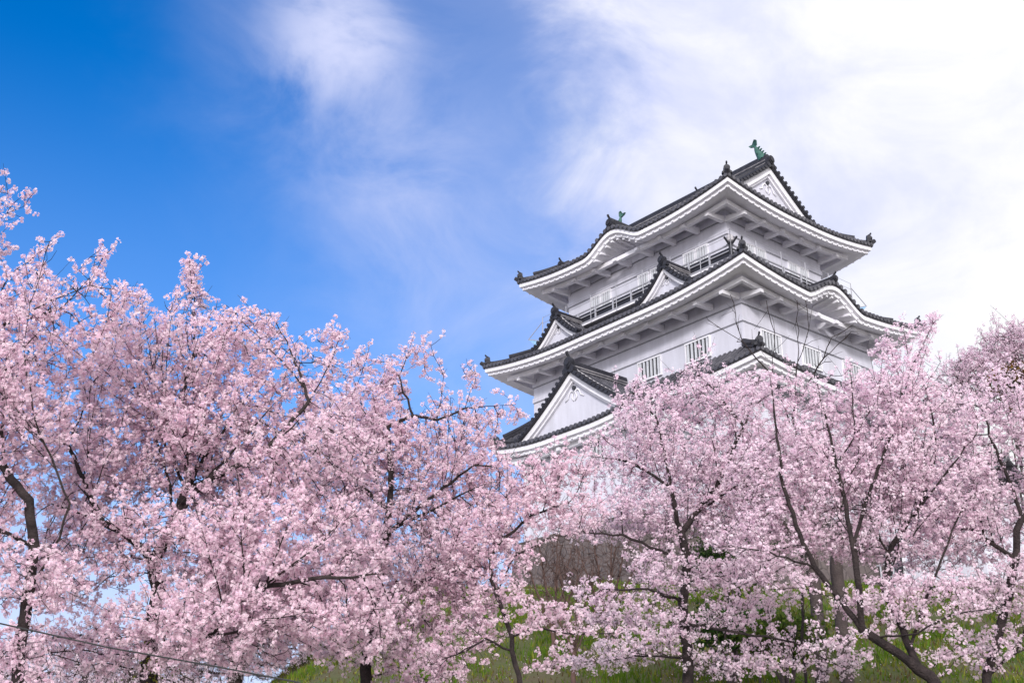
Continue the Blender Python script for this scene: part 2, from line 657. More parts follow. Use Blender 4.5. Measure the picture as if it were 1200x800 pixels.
def verge(m, mb_, prof, x, halfw, fr, n_end):
    """tile verge: row of short round tiles lying across the gable edge"""
    for sg in (-1, 1):
        ys = np.linspace(halfw, 0.0, n_end)
        for y in ys:
            z = prof(y) + 0.09
            m.tube([fr((x - 0.22, sg * y, z)), fr((x + 0.13, sg * y, z - 0.02))], 0.095, 7)
        rows = []
        for y in np.linspace(halfw + 0.05, 0.0, 15):
            z = prof(min(y, halfw))
            rows.append([fr((x - 0.1, sg * y, z + 0.10)), fr((x + 0.09, sg * y, z + 0.05)), fr((x + 0.09, sg * y, z - 0.09)), fr((x - 0.35, sg * y, z - 0.09))])
        m.grid(rows)
        # long ridge of cover tiles beside the verge
        m.tube([fr((x - 0.45, sg * y, prof(y) + 0.08)) for y in np.linspace(halfw, 0.05, 10)], 0.12, 6)
        # white mortar line
        mb_.tube([fr((x - 0.32, sg * y, prof(y) + 0.14)) for y in np.linspace(halfw, 0.05, 10)], 0.035, 4)


def gable_front(parent, prof, xw, halfw, fr, zbot, board=0.34, crest=1.0):
    """white gable wall with a curved bargeboard either side and a plaster crest"""
    ys = np.linspace(-halfw, halfw, 25)
    poly = [(y, prof(abs(y)) - 0.06) for y in ys] + [(halfw, zbot), (-halfw, zbot)]
    m = MB()
    n = len(ys)
    pts = [fr((xw, y, prof(abs(y)) - 0.06)) for y in ys] + [fr((xw, y, min(zbot, prof(abs(y)) - 0.1))) for y in ys]
    m.add(pts, [(i, i + 1, n + i + 1, n + i) for i in range(n - 1)])
    m.build('gable_wall', M_PLASTER, parent)
    for sg in (-1, 1):
        bm = MB()
        for (x0, x1, t0, t1) in ((xw + 0.06, xw + 0.24, 0.09, 0.09 + board), (xw + 0.012, xw + 0.12, 0.09 + board + 0.01, 0.09 + board * 1.45)):
            rows = []
            for y in np.linspace(halfw + 0.05, 0, 18):
                z = prof(min(y, halfw))
                rows.append([fr((x0, sg * y, z - t0)), fr((x1, sg * y, z - t0)), fr((x1, sg * y, z - t1)), fr((x0, sg * y, z - t1)), fr((x0, sg * y, z - t0))])
            bm.grid(rows)
        bm.build('bargeboard', M_TRIM, parent)
    c = MB()
    zt = prof(0) - 0.09 - board * 1.55 - 0.25 * crest
    k = crest
    n = 10
    c.prism([(0.10 * k * math.cos(2 * PI * i / n), zt + 0.10 * k * math.sin(2 * PI * i / n)) for i in range(n)], xw + 0.01, xw + 0.10, lambda a_, b_, d: fr((d, a_, b_)))
    c.build('gable_boss', M_DARK, parent)
    c = MB()
    for sg in (-1, 1):
        pts = [(sg * 0.04 * k, zt - 0.18 * k), (sg * 0.2 * k, zt - 0.10 * k), (sg * 0.34 * k, zt - 0.2 * k), (sg * 0.42 * k, zt - 0.42 * k), (sg * 0.62 * k, zt - 0.52 * k)]
        c.tube([fr((xw + 0.03, y, z)) for y, z in pts], [0.035 * k, 0.045 * k, 0.04 * k, 0.035 * k, 0.02 * k], 6)
        pts = [(sg * 0.05 * k, zt - 0.2 * k), (sg * 0.16 * k, zt - 0.42 * k), (sg * 0.05 * k, zt - 0.6 * k)]
        c.tube([fr((xw + 0.03, y, z)) for y, z in pts], [0.03 * k, 0.04 * k, 0.03 * k], 6)
    c.build('gable_crest', M_TRIM, parent, True)


def ridge_bar(m, mm, x0, x1, z, fr, h=0.42, w=0.20):
    m.box(((x0 + x1) / 2, 0, z + h / 2), (x1 - x0, 2 * w * 0.8, h), fr)
    m.tube([fr((x0, 0, z + h + 0.03)), fr((x1, 0, z + h + 0.03))], w * 0.75, 8)
    for sg in (-1, 1):
        for q in (0.3, 0.65):
            mm.tube([fr((x0 + 0.05, sg * w * 0.82, z + h * q)), fr((x1 - 0.05, sg * w * 0.82, z + h * q))], 0.028, 4)


def roof_planes(m, prof, x0, x1, halfw, fr, rib=0.285, y_in=0.0):
    for sg in (-1, 1):
        ys = np.linspace(halfw, y_in, 11)
        m.grid([[fr((x, sg * y, prof(y))) for x in np.linspace(x0, x1, 5)] for y in ys])
        nr = int((x1 - x0) / rib)
        for i in range(nr + 1):
            x = x0 + (x1 - x0) * i / nr
            m.tube([fr((x, sg * y, prof(y) + 0.02)) for y in ys], 0.085, 6)


def make_zf(a, b, Tx, Ty, ze, H, ex, lift, kara=None, by_d=None):
    Rn = 0.85 * min(a / Tx, b / Ty)

    def zf(side, s, d, flat=False, nokara=False):
        L, T, To = (a, Ty, Tx) if side in (0, 2) else (b, Tx, Ty)
        t = d / T
        base = H * (d / by_d) ** ex if by_d else H * t ** ex
        if flat:
            return ze + base
        cd = max(0.0, (L - abs(s)) / To)
        z = ze + base + lift * max(0.0, 1 - cd / Rn) ** 1.9 * max(0, 1 - 0.8 * t)
        if kara and side in kara and not nokara:
            c, w, h = kara[side]
            z = max(z, ze + h * kara_shape((s - c) / w) + 0.04 * d) if abs(s - c) < w else z
        return z
    return zf


# ---- walls


def wall_box(a, b, z0, z1, bands, name='wall', cx=0, cy=0, fr=base_frame, skip=()):
    m = MB()
    m.box((cx, cy, (z0 + z1) / 2), (2 * a, 2 * b, z1 - z0), fr)
    w = m.build(name, M_PLASTER, keep)
    # plaster steps: each band is a plate a little proud of the wall, the joint under it a fine dark line
    for z, proud in bands:
        bm = MB()
        bm.box((cx, cy, z), (2 * (a + 0.018), 2 * (b + 0.018), 0.045), fr)
        bm.build('wall_groove', M_BAND, w)
        bm = MB()
        bm.box((cx, cy, z + 0.15), (2 * (a + 0.05), 2 * (b + 0.05), 0.24), fr)
        bm.build('wall_moulding', M_PLASTER, w)
    return w


W3A, W3B, W2A, W2B, W1A, W1B = 5.39, 3.48, 6.85, 4.67, 7.35, 4.95
wall_box(W3A, W3B, 24.6, 28.75, ((27.84, 1), (27.06, 1)))
wall_box(W2A, W2B, 20.2, 24.35, ((22.75, 1), (21.92, 1)))
wall_box(W1A, W1B, 13.80, 20.0, ((18.05, 1), (15.3, 1)))

# ---- tier roofs
# lowest tier
zf1 = make_zf(A1, B1, A1 - W2A, B1 - W2B, 19.42, 1.25, 1.1, 0.38)
r1 = skirt_tiles(A1, B1, A1 - W2A, B1 - W2B, (0, 1, 2, 3), base_frame, zf1)
roof1 = r1.build('roof', M_TILE, keep)
lip = eave_band(A1, B1, (0, 1, 2, 3), base_frame, zf1, B1 - W1B, roof1, beams=True, bracket_sides=(1,))
lip.build('eave_tile_lip', M_TILE2, roof1)
rm, om = Pieces(), Pieces()
hip_ridges(A1, B1, A1 - W2A, B1 - W2B, ((1, -1), (-1, -1), (1, 1)), base_frame, zf1, rm, om, step=False)
rm.build('hip_ridge', M_TILE2, roof1)
om.build('ridge_ornament', M_TILE2, roof1)

# middle tier
A2, B2 = 8.66, 6.53
zf2 = make_zf(A2, B2, A2 - W3A, B2 - W3B, 23.48, 1.62, 1.12, 0.56, kara={1: (-0.25, 2.15, 0.88)})
r2 = skirt_tiles(A2, B2, A2 - W3A, B2 - W3B, (0, 1, 2, 3), base_frame, zf2)
roof2 = r2.build('roof', M_TILE, keep)
lip = eave_band(A2, B2, (0, 1, 2, 3), base_frame, zf2, A2 - W2A, roof2)
lip.build('eave_tile_lip', M_TILE2, roof2)
rm, om = Pieces(), Pieces()
hip_ridges(A2, B2, A2 - W3A, B2 - W3B, ((1, -1), (-1, -1), (1, 1), (-1, 1)), base_frame, zf2, rm, om, step=False)
rm.build('hip_ridge', M_TILE2, roof2)
om.build('ridge_ornament', M_TILE2, roof2)


def kara_ridge(parent, fr, x0, x1, z, r=0.16, h=0.26):
    m, mm = MB(), MB()
    ridge_bar(m, mm, x0, x1, z, fr, h, 0.15)
    m.build('curved_gable_ridge', M_TILE2, parent)
    m = MB()
    ornament(m, (x1 - 0.05, 0, z + 0.1), (1, 0), r, fr)
    m.build('ridge_ornament', M_TILE2, parent)


kara_ridge(roof2, frame(0, -0.25, 1, 0), A2 - 2.1, A2 + 0.0, 23.48 + 0.88)

# top tier: hip-and-gable roof
A3, B3, T3 = 7.24, 5.39, 1.95
ZE3, H3, EX3 = 28.24, 3.72, 1.15
zf3 = make_zf(A3, B3, T3, T3, ZE3, H3, EX3, 0.46, kara={0: (-0.25, 2.0, 0.80)}, by_d=B3)
r3 = skirt_tiles(A3, B3, T3, T3, (0, 1, 2, 3), base_frame, zf3)
prof3 = lambda y: ZE3 + H3 * (max(0.0, (B3 - abs(y))) / B3) ** EX3
XG3 = A3 - T3
roof_planes(r3, prof3, -XG3 - 0.28, XG3 + 0.28, B3 - T3, base_frame)
roof3 = r3.build('roof', M_TILE, keep)
lip = eave_band(A3, B3, (0, 1, 2, 3), base_frame, zf3, A3 - W3A, roof3)
vm, mm = lip, MB()
f_r = frame(0, 0, 1, 0)
f_l = frame(0, 0, -1, 0)
verge(vm, mm, prof3, XG3 + 0.30, B3 - T3, f_r, 15)
verge(vm, mm, prof3, XG3 + 0.30, B3 - T3, f_l, 15)
gable_front(roof3, prof3, XG3 - 0.02, B3 - T3, f_r, ZE3 + H3 * (T3 / B3) ** EX3 - 0.25, 0.36, 1.0)
gable_front(roof3, prof3, XG3 - 0.02, B3 - T3, f_l, ZE3 + H3 * (T3 / B3) ** EX3 - 0.25, 0.36, 1.0)
vm.build('eave_tile_lip', M_TILE2, roof3)
rm, om = Pieces(), Pieces()
ridge_bar(rm.new(), mm, -XG3 - 0.2, XG3 + 0.2, ZE3 + H3 - 0.05, base_frame, 0.5, 0.24)
hip_ridges(A3, B3, T3, T3, ((1, -1), (-1, -1), (1, 1), (-1, 1)), base_frame, zf3, rm, om, step=False)
# descending ridges on the long side, from the main ridge towards the eave
for sx in (-1, 1):
    for sy in (-1, 1):
        xd = sx * (XG3 - 0.55)
        rm.new().tube([(xd, sy * y, prof3(y) + 0.16 - Z0) for y in np.linspace(B3 - 0.9, 0.2, 9)], 0.16, 6)
        ornament(om.new(), (xd, sy * (B3 - 0.85), prof3(B3 - 0.85) + 0.2), (0, sy), 0.17, base_frame)
for sx, f_ in ((1, f_r), (-1, f_l)):
    ornament(om.new(), (XG3 + 0.3, 0, ZE3 + H3 + 0.05), (1, 0), 0.22, f_, tall=False)
rm.build('hip_ridge', M_TILE2, roof3)
om.build('ridge_ornament', M_TILE2, roof3)
mm.build('mortar_line', M_MORTAR, roof3)
kara_ridge(roof3, frame(-0.25, 0, 0, -1), B3 - 1.6, B3 + 0.0, ZE3 + 0.80, 0.21, 0.45)


def fish_finial(sx):
    """bronze fish-shaped roof finial: head on the ridge, body and tail curving upwards"""
    x0, z = sx * 4.93, ZE3 + H3 + 0.42
    m = MB()
    pts, rad = [], []
    for i in range(13):
        t = i / 12
        ang = -0.5 + 2.0 * t
        x = x0 + sx * (0.20 - 0.62 * math.sin(ang * 0.95) * (0.55 + 0.1 * t)) * 0.75
        pts.append((x, 0, z + 0.02 + 1.02 * t - Z0))
        rad.append(0.215 * (1 - t) ** 0.75 + 0.035)
    m.tube(pts, rad, 9)
    tp = pts[-1]
    fin = lambda poly, d: m.prism(poly, -d, d, lambda a_, b_, dd: (a_, dd, b_))
    zt = tp[2]
    fin([(tp[0], zt - 0.08), (tp[0] - sx * 0.30, zt + 0.02), (tp[0] - sx * 0.38, zt + 0.12), (tp[0] - sx * 0.16, zt + 0.12), (tp[0] - sx * 0.02, zt + 0.36), (tp[0] + sx * 0.10, zt + 0.30), (tp[0] + sx * 0.10, zt + 0.05)], 0.045)
    for k in (3, 5, 7, 9):
        p = pts[k]
        fin([(p[0] + sx * rad[k] * 0.7, p[2] - 0.10), (p[0] + sx * (rad[k] + 0.13), p[2] + 0.10), (p[0] + sx * rad[k] * 0.7, p[2] + 0.09)], 0.03)
    for sy in (-1, 1):
        p = pts[3]
        m.add([(p[0], sy * 0.15, p[2]), (p[0] - sx * 0.05, sy * 0.40, p[2] + 0.22), (p[0] - sx * 0.10, sy * 0.15, p[2] + 0.22)], [(0, 1, 2)])
    m.sphere((x0 + sx * 0.24, 0, z + 0.06 - Z0), 0.25, 9, 6, (1.0, 0.85, 0.8))
    m.build('fish_finial', M_BRONZE, keep, True)


fish_finial(1)
fish_finial(-1)

# ---- small dormer gables on the middle roof


def dormer(cx, yfront, halfw, zb, za, yback, name='dormer_gable', ex=1.35, board=0.2, crest=0.55, orn=0.19):
    L = yback - yfront
    fr = frame(cx, yback, 0, -1)
    prof = lambda y: zb + (za - zb) * (max(0, 1 - abs(y) / halfw)) ** ex
    m = MB()
    roof_planes(m, prof, 0, L + 0.2, halfw, fr)
    root = m.build(name, M_TILE, keep)
    vm, mm_ = MB(), MB()
    verge(vm, mm_, prof, L + 0.25, halfw, fr, 9)
    ridge_bar(vm, mm_, 0, L + 0.2, prof(0) - 0.04, fr, 0.26, 0.16)
    vm.build('ridge', M_TILE2, root)
    mm_.build('mortar_line', M_MORTAR, root)
    om_ = MB()
    ornament(om_, (L + 0.26, 0, prof(0) + 0.12), (1, 0), orn, fr)
    om_.build('ridge_ornament', M_TILE2, root)
    gable_front(root, prof, L - 0.02, halfw * 0.98, fr, zb - 0.25, board, crest)


dormer(-3.66, -5.75, 1.62, 24.0, 25.32, -3.5)
dormer(3.66, -5.75, 1.62, 24.0, 25.32, -3.5)

# ---- projecting bay on the long side with its own hip-and-gable roof
BXC = -0.3
fb = frame(BXC, -4.65, 0, -1)
AB, BB, TB = 4.0, 4.65, 0.75
ZEB, HB, EXB = 18.02, 2.95, 1.28
zfb = make_zf(AB, BB, TB, TB, ZEB, HB, EXB, 0.34, by_d=BB)
rb = skirt_tiles(AB, BB, TB, TB, (0, 1, 2), fb, zfb)
profb = lambda y: ZEB + HB * (max(0.0, (BB - abs(y))) / BB) ** EXB
roof_planes(rb, profb, -0.3, AB - TB + 0.28, BB - TB, fb)
roofb = rb.build('bay_roof', M_TILE, keep)
lip = eave_band(AB, BB, (0, 1, 2), fb, zfb, 0.95, roofb, beams=True, bracket_sides=(1,))
mm = MB()
verge(lip, mm, profb, AB - TB + 0.30, BB - TB, fb, 17)
lip.build('eave_tile_lip', M_TILE2, roofb)
gable_front(roofb, profb, AB - TB - 0.02, BB - TB, fb, ZEB + 0.1, 0.30, 1.0)
rm, om = Pieces(), Pieces()
ridge_bar(rm.new(), mm, 0.0, AB - TB + 0.2, ZEB + HB - 0.05, fb, 0.34, 0.2)
hip_ridges(AB, BB, TB, TB, ((1, -1), (1, 1)), fb, zfb, rm, om, step=False)
ornament(om.new(), (AB - TB + 0.3, 0, ZEB + HB + 0.10), (1, 0), 0.25, fb)
rm.build('ridge', M_TILE2, roofb)
om.build('ridge_ornament', M_TILE2, roofb)
mm.build('mortar_line', M_MORTAR, roofb)
mb_ = MB()
mb_.box(((AB - 0.95) / 2 + 0.2, 0, (13.8 + 18.35) / 2), (AB - 0.95 - 0.4, 2 * (BB - 0.95), 18.35 - 13.8), fb)
bayw = mb_.build('bay_wall', M_PLASTER, keep)
g = MB()
g.box(((AB - 0.95) / 2 + 0.2, 0, 17.62), (AB - 0.95 - 0.4 + 0.03, 2 * (BB - 0.95) + 0.03, 0.045), fb)
g.build('wall_groove', M_BAND, bayw)


# ---- windows


def window(face, s, z, w, h, bars=5, shutter=False, off=None):
    """barred castle window on a wall face: face 0 is the long side, 1 the short side; off is the wall's distance"""
    def P(u, v, d):        # u along wall, v up, d outward
        if face == 0:
            return (s + u, -(off + d), z + v - Z0)
        return (off + d, s + u, z + v - Z0)
    m = MB()
    def bx(mm_, u0, u1, v0, v1, d0, d1):
        mm_.hexa([P(u, v, d) for d in (d0, d1) for v in (v0, v1) for u in (u0, u1)])
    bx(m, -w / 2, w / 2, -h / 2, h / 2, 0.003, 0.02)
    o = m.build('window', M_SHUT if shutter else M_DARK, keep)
    f_ = MB()
    t = 0.07
    bx(f_, -w / 2 - t, w / 2 + t, h / 2, h / 2 + t, 0.003, 0.10)
    bx(f_, -w / 2 - t, w / 2 + t, -h / 2 - t, -h / 2, 0.003, 0.12)
    bx(f_, -w / 2 - t, -w / 2, -h / 2 + 0.002, h / 2 - 0.002, 0.003, 0.09)
    bx(f_, w / 2, w / 2 + t, -h / 2 + 0.002, h / 2 - 0.002, 0.003, 0.09)
    f_.build('frame', M_TRIM, o)
    if bars:
        b_ = MB()
        for i in range(bars):
            u = -w / 2 + w * (i + 0.5) / bars
            bx(b_, u - 0.047, u + 0.047, -h / 2 + 0.003, h / 2 - 0.003, 0.03, 0.085)
        b_.build('window_bars', M_SHUT, o)


for s in (-5.0, -1.8, 1.35, 4.3):
    window(0, s, 21.36, 1.35, 0.86, 6, off=W2B)
for s in (-2.9, -0.1, 2.9):
    window(1, s, 21.36, 1.25, 0.86, 6, off=W2A)
for s in (-3.3, -2.55, 0.1, 0.95, 3.1, 3.9):
    window(0, s, 26.55, 0.62, 0.82, 4, off=W3B)
for s in (-2.0, -1.2, 1.2, 2.0):
    window(1, s, 26.55, 0.62, 0.82, 4, shutter=s > 0, off=W3A)
for s in (-3.4, -1.6, 1.0):
    window(0, s, 16.95, 0.9, 0.9, 4, off=7.70)
for s in (5.6, 6.5):
    window(0, s, 14.75, 0.75, 0.8, 4, off=W1B)
for s in (-3.0, 0.4, 3.6):
    window(1, s, 16.6, 0.9, 0.9, 4, off=W1A)

# ---- balcony round the top storey
BO = 0.92
bal = MB()
zb = 25.18
bal.box((0, 0, zb + 0.02), (2 * (W3A + BO), 2 * (W3B + BO), 0.09), base_frame)
bal.box((0, 0, zb - 0.40), (2 * (W3A + BO - 0.25), 2 * (W3B + BO - 0.25), 0.14), base_frame)
balo = bal.build('balcony', M_TRIM, keep)
bd = MB()
bd.box((0, 0, zb - 0.205), (2 * (W3A + BO - 0.15), 2 * (W3B + BO - 0.15), 0.24), base_frame)  # solid dark band painting in the shade of the gap under the floor
bd.build('floor_gap', M_RAILD, balo)
rw, rd = MB(), MB()
ax, by = W3A + BO - 0.06, W3B + BO - 0.06
for (p0, p1) in (((-ax, -by), (ax, -by)), ((ax, -by), (ax, by)), ((ax, by), (-ax, by)), ((-ax, by), (-ax, -by))):
    for z, r, mm_ in ((zb + 0.76, 0.045, rw), (zb + 0.47, 0.032, rw), (zb + 0.14, 0.045, rw)):
        mm_.tube([(p0[0], p0[1], z - Z0), (p1[0], p1[1], z - Z0)], r, 6)
    Ls = math.hypot(p1[0] - p0[0], p1[1] - p0[1])
    n = int(round(Ls / 1.25))
    for i in range(n):
        x, y = p0[0] + (p1[0] - p0[0]) * i / n, p0[1] + (p1[1] - p0[1]) * i / n
        rw.box((x, y, zb + 0.42 - Z0), (0.07, 0.07, 0.68))
for sx in (-1, 1):
    rd.box((sx * (ax - 0.06), 0, zb + 0.40 - Z0), (0.03, 2 * by - 0.2, 0.50))  # dark sheets stand in for the shadowed gap behind the rails
    rd.box((0, sx * (by - 0.06), zb + 0.40 - Z0), (2 * ax - 0.2, 0.03, 0.50))
rw.build('railing', M_RAIL, balo)
rd.build('railing_gap', M_RAILD, balo)
cm = MB()
for z in (zb + 0.78,):
    cm.tube([(ax - 0.2, -by, z - Z0), (ax + 0.15, -by, z - Z0), (ax + 0.40, -by, z + 0.22 - Z0)], 0.05, 6)
    cm.tube([(ax, -by + 0.2, z - 0.01 - Z0), (ax, -by - 0.15, z - 0.01 - Z0), (ax, -by - 0.40, z + 0.21 - Z0)], 0.05, 6)
cm.tube([(ax, -by, zb + 0.05 - Z0), (ax, -by, zb + 0.85 - Z0)], 0.09, 8)
rc = cm.build('railing_corner', M_RAILD, balo)
cm = MB()
cm.tube([(ax, -by, zb + k_ - Z0) for k_ in (0.86, 0.92, 1.08, 1.2, 1.28)], [0.08, 0.16, 0.17, 0.12, 0.02], 8)
cm.build('post_cap', M_MORTAR, rc)
# thin white safety posts with wires, outside the railing
ax2, by2 = W3A + BO + 0.05, W3B + BO + 0.05
wires = MB()
for (p0, p1, n) in (((-ax2, -by2), (ax2, -by2), 7), ((ax2, -by2), (ax2, by2), 5)):
    for i in range(n + 1):
        x, y = p0[0] + (p1[0] - p0[0]) * i / n, p0[1] + (p1[1] - p0[1]) * i / n
        pm = MB()
        pm.tube([(x, y, zb - 0.08 - Z0), (x, y, zb + 1.45 - Z0)], 0.02, 6)
        pm.build('safety_post', M_RAIL, balo)
    for z in (1.42, 1.1):
        wires.tube([(p0[0], p0[1], zb + z - Z0), (p1[0], p1[1], zb + z - Z0)], 0.012, 4)
wires.build('safety_wire', M_RAIL, balo)
# outrigger frames with blue netting at the two far ends
for (bx_, by_, sx, sy) in ((-ax2, -by2, -1, 0), (ax2, by2, 0, 1)):
    fm, nm = MB(), MB()
    ex, ey = bx_ + 1.15 * sx, by_ + 1.15 * sy
    q = [(bx_, by_, zb + 0.1), (ex, ey, zb + 0.55), (ex + 1.4 * (1 - abs(sx)) * -1, ey + 1.4 * abs(sx), zb + 0.55), (bx_ - 1.4 * (1 - abs(sx)), by_ + 1.4 * abs(sx), zb + 0.1)]
    q = [(a_, b_, c_ - Z0) for a_, b_, c_ in q]
    up = [(a_, b_, c_ - 0.95) for a_, b_, c_ in (q[0], q[1])]
    for i, j in ((0, 1), (1, 2), (2, 3)):
        fm.tube([q[i], q[j]], 0.025, 5)
    fm.tube([(q[0][0], q[0][1], q[0][2] + 1.1), q[1]], 0.022, 5)
    fm.tube([q[0], (q[0][0], q[0][1], q[0][2] + 1.1)], 0.025, 5)
    for k in range(25):
        t = k / 24
        p = [q[0][c] + (q[1][c] - q[0][c]) * t for c in range(3)]
        p2 = [q[3][c] + (q[2][c] - q[3][c]) * t for c in range(3)]
        nm.tube([p, p2], 0.012, 4)
        nm.tube([(p[0], p[1], p[2]), (q[0][0] + 0.15 * sx, q[0][1] + 0.15 * sy, q[0][2] - 0.5)], 0.012, 4)
    fo = fm.build('safety_net_frame', M_RAIL, balo)
    nm.build('safety_net', M_NET, balo)

# ------------------------------------------------------------------ stone base under the keep


def stone_base():
    root = empty('stone_base', (CX, CY, 9.0), -PHI)
    tag(root, 'brown weathered stone base wall under the white keep above the grass bank', 'stone wall')
    mt = bpy.data.materials.new('castle stone')
    mt.use_nodes = True
    t = mt.node_tree
    b = t.nodes['Principled BSDF']
    b.inputs['Roughness'].default_value = 0.9
    tcn = t.nodes.new('ShaderNodeTexCoord')
    vo = t.nodes.new('ShaderNodeTexVoronoi')
    vo.feature = 'DISTANCE_TO_EDGE'
    vo.inputs['Scale'].default_value = 1.9
    v2 = t.nodes.new('ShaderNodeTexVoronoi')
    v2.inputs['Scale'].default_value = 1.9
    nz = t.nodes.new('ShaderNodeTexNoise')
    nz.inputs['Scale'].default_value = 7
    nz.inputs['Detail'].default_value = 6
    for q in (vo, v2, nz):
        t.links.new(tcn.outputs['Object'], q.inputs['Vector'])
    r = t.nodes.new('ShaderNodeValToRGB')
    r.color_ramp.elements[0].color = (0.035, 0.027, 0.029, 1)
    r.color_ramp.elements[1].color = (0.135, 0.108, 0.105, 1)
    mxn = t.nodes.new('ShaderNodeMixRGB')
    mxn.inputs[0].default_value = 0.5
    t.links.new(v2.outputs['Color'], mxn.inputs[1])
    t.links.new(nz.outputs['Color'], mxn.inputs[2])
    t.links.new(mxn.outputs[0], r.inputs[0])
    t.links.new(r.outputs[0], b.inputs['Base Color'])
    bp = t.nodes.new('ShaderNodeBump')
    bp.inputs['Strength'].default_value = 0.5
    bp.inputs['Distance'].default_value = 0.2
    rr = t.nodes.new('ShaderNodeMapRange')
    rr.inputs['From Max'].default_value = 0.12
    t.links.new(vo.outputs['Distance'], rr.inputs['Value'])
    t.links.new(rr.outputs[0], bp.inputs['Height'])
    t.links.new(bp.outputs[0], b.inputs['Normal'])
    # battered block, following the plan of the keep and its bay
    def battered(x0, x1, y0, y1, name):
        m = MB()
        rows = []
        for k in range(9):
            q = k / 8
            o_ = 1.7 * (1 - q) ** 1.5
            z = -2.0 + (13.8 - 9.0 + 2.0) * q
            ring = []
            for (xa, ya, xb, yb) in ((x0, y0, x1, y0), (x1, y0, x1, y1), (x1, y1, x0, y1), (x0, y1, x0, y0)):
                for i in range(10):
                    f_ = i / 10
                    X, Yy = xa + (xb - xa) * f_, ya + (yb - ya) * f_
                    X += o_ * (1 if X > (x0 + x1) / 2 else -1) * min(1, abs(X - (x0 + x1) / 2) / ((x1 - x0) / 2))
                    Yy += o_ * (1 if Yy > (y0 + y1) / 2 else -1) * min(1, abs(Yy - (y0 + y1) / 2) / ((y1 - y0) / 2))
                    ring.append((X + random.uniform(-.03, .03), Yy + random.uniform(-.03, .03), z))
            ring.append(ring[0])
            rows.append(ring)
        m.grid(rows)
        m.add([(x0, y0, 4.795), (x1, y0, 4.795), (x1, y1, 4.795), (x0, y1, 4.795)], [(0, 1, 2, 3)])
        m.build(name, mt, root)
    battered(-W1A - 0.3, W1A + 0.3, -W1B - 0.3, W1B + 0.3, 'main_block')
    battered(BXC - 4.0, BXC + 4.0, -8.0, -4.0, 'bay_block')


stone_base()

# white annex with a dark doorway, right behind the trees


def annex():
    p = at(1085, 655, 50)
    root = empty('annex_building', (p[0] + 1.2, p[1], p[2] - 0.4), -PHI)
    tag(root, 'low white plastered annex with tiled roof and dark doorway behind the right trees', 'building')
    def bx(name, c, s, m_, par):
        m = MB()
        m.box(c, s)
        return m.build(name, m_, par)
    w = bx('wall', (0, 0, 0.9), (5.0, 4.0, 3.8), M_PLASTER, root)
    bx('wall_groove', (0, 0, 1.9), (5.03, 4.03, 0.05), M_BAND, w)
    d = bx('doorway', (-1.7, -2.01, 0.2), (1.1, 0.03, 1.9), M_DARK, root)
    m = MB()
    for x in (-2.3, -1.1):
        m.box((x, -2.05, 0.2), (0.1, 0.1, 1.9))
    m.box((-1.7, -2.05, 1.2), (1.3, 0.1, 0.1))
    m.build('frame', M_TRIM, d)
    m = MB()
    for x in (-2.5, -1.9, -1.3):
        m.tube([(x, -2.6, -1.0), (x, -2.6, 0.1)], 0.04, 6)
    m.tube([(-2.6, -2.6, 0.1), (-1.2, -2.6, 0.1)], 0.045, 6)
    m.tube([(-2.6, -2.6, -0.45), (-1.2, -2.6, -0.45)], 0.035, 6)
    m.build('handrail', M_RAIL, root)
    m = MB()
    for sg in (-1, 1):
        m.grid([[(x, sg * y, 2.75 + (2.6 - y) * 0.5) for x in np.linspace(-3, 3, 4)] for y in np.linspace(2.6, 0, 6)])
        for x in np.arange(-3, 3.01, 0.3):
            m.tube([(x, sg * y, 2.79 + (2.6 - y) * 0.5) for y in (2.65, 1.3, 0)], 0.08, 6)
    m.box((0, 0, 4.2), (6.1, 0.35, 0.35))
    rf = m.build('roof', M_TILE, root)
    m = MB()
    m.box((0, 0, 2.72), (5.8, 5.0, 0.12))
    m.build('eave', M_TRIM, rf)


annex()

# ------------------------------------------------------------------ trees


def fast_mesh(name, verts, loops, starts, totals, colors, material, parent):
    me = bpy.data.meshes.new(name)
    me.vertices.add(len(verts))
    me.vertices.foreach_set('co', np.ascontiguousarray(verts, np.float32).ravel())
    me.loops.add(len(loops))
    me.loops.foreach_set('vertex_index', np.ascontiguousarray(loops, np.int32))
    me.polygons.add(len(starts))
    me.polygons.foreach_set('loop_start', np.ascontiguousarray(starts, np.int32))
    me.polygons.foreach_set('loop_total', np.ascontiguousarray(totals, np.int32))
    at_ = me.color_attributes.new('tint', 'FLOAT_COLOR', 'POINT')
    c4 = np.ones((len(verts), 4), np.float32)
    c4[:, :3] = colors
    at_.data.foreach_set('color', c4.ravel())
    me.materials.append(material)
    me.update(calc_edges=True)
    o = bpy.data.objects.new(name, me)
    COL.objects.link(o)
    o.parent = parent
    return o


def unit(v):
    return v / (np.linalg.norm(v, axis=-1, keepdims=True) + 1e-12)


PETAL = np.array([0.86, 0.69, 0.815])
PETAL_W = np.array([0.94, 0.85, 0.91])
PETAL_D = np.array([0.74, 0.47, 0.63])
HEART = np.array([0.42, 0.10, 0.16])


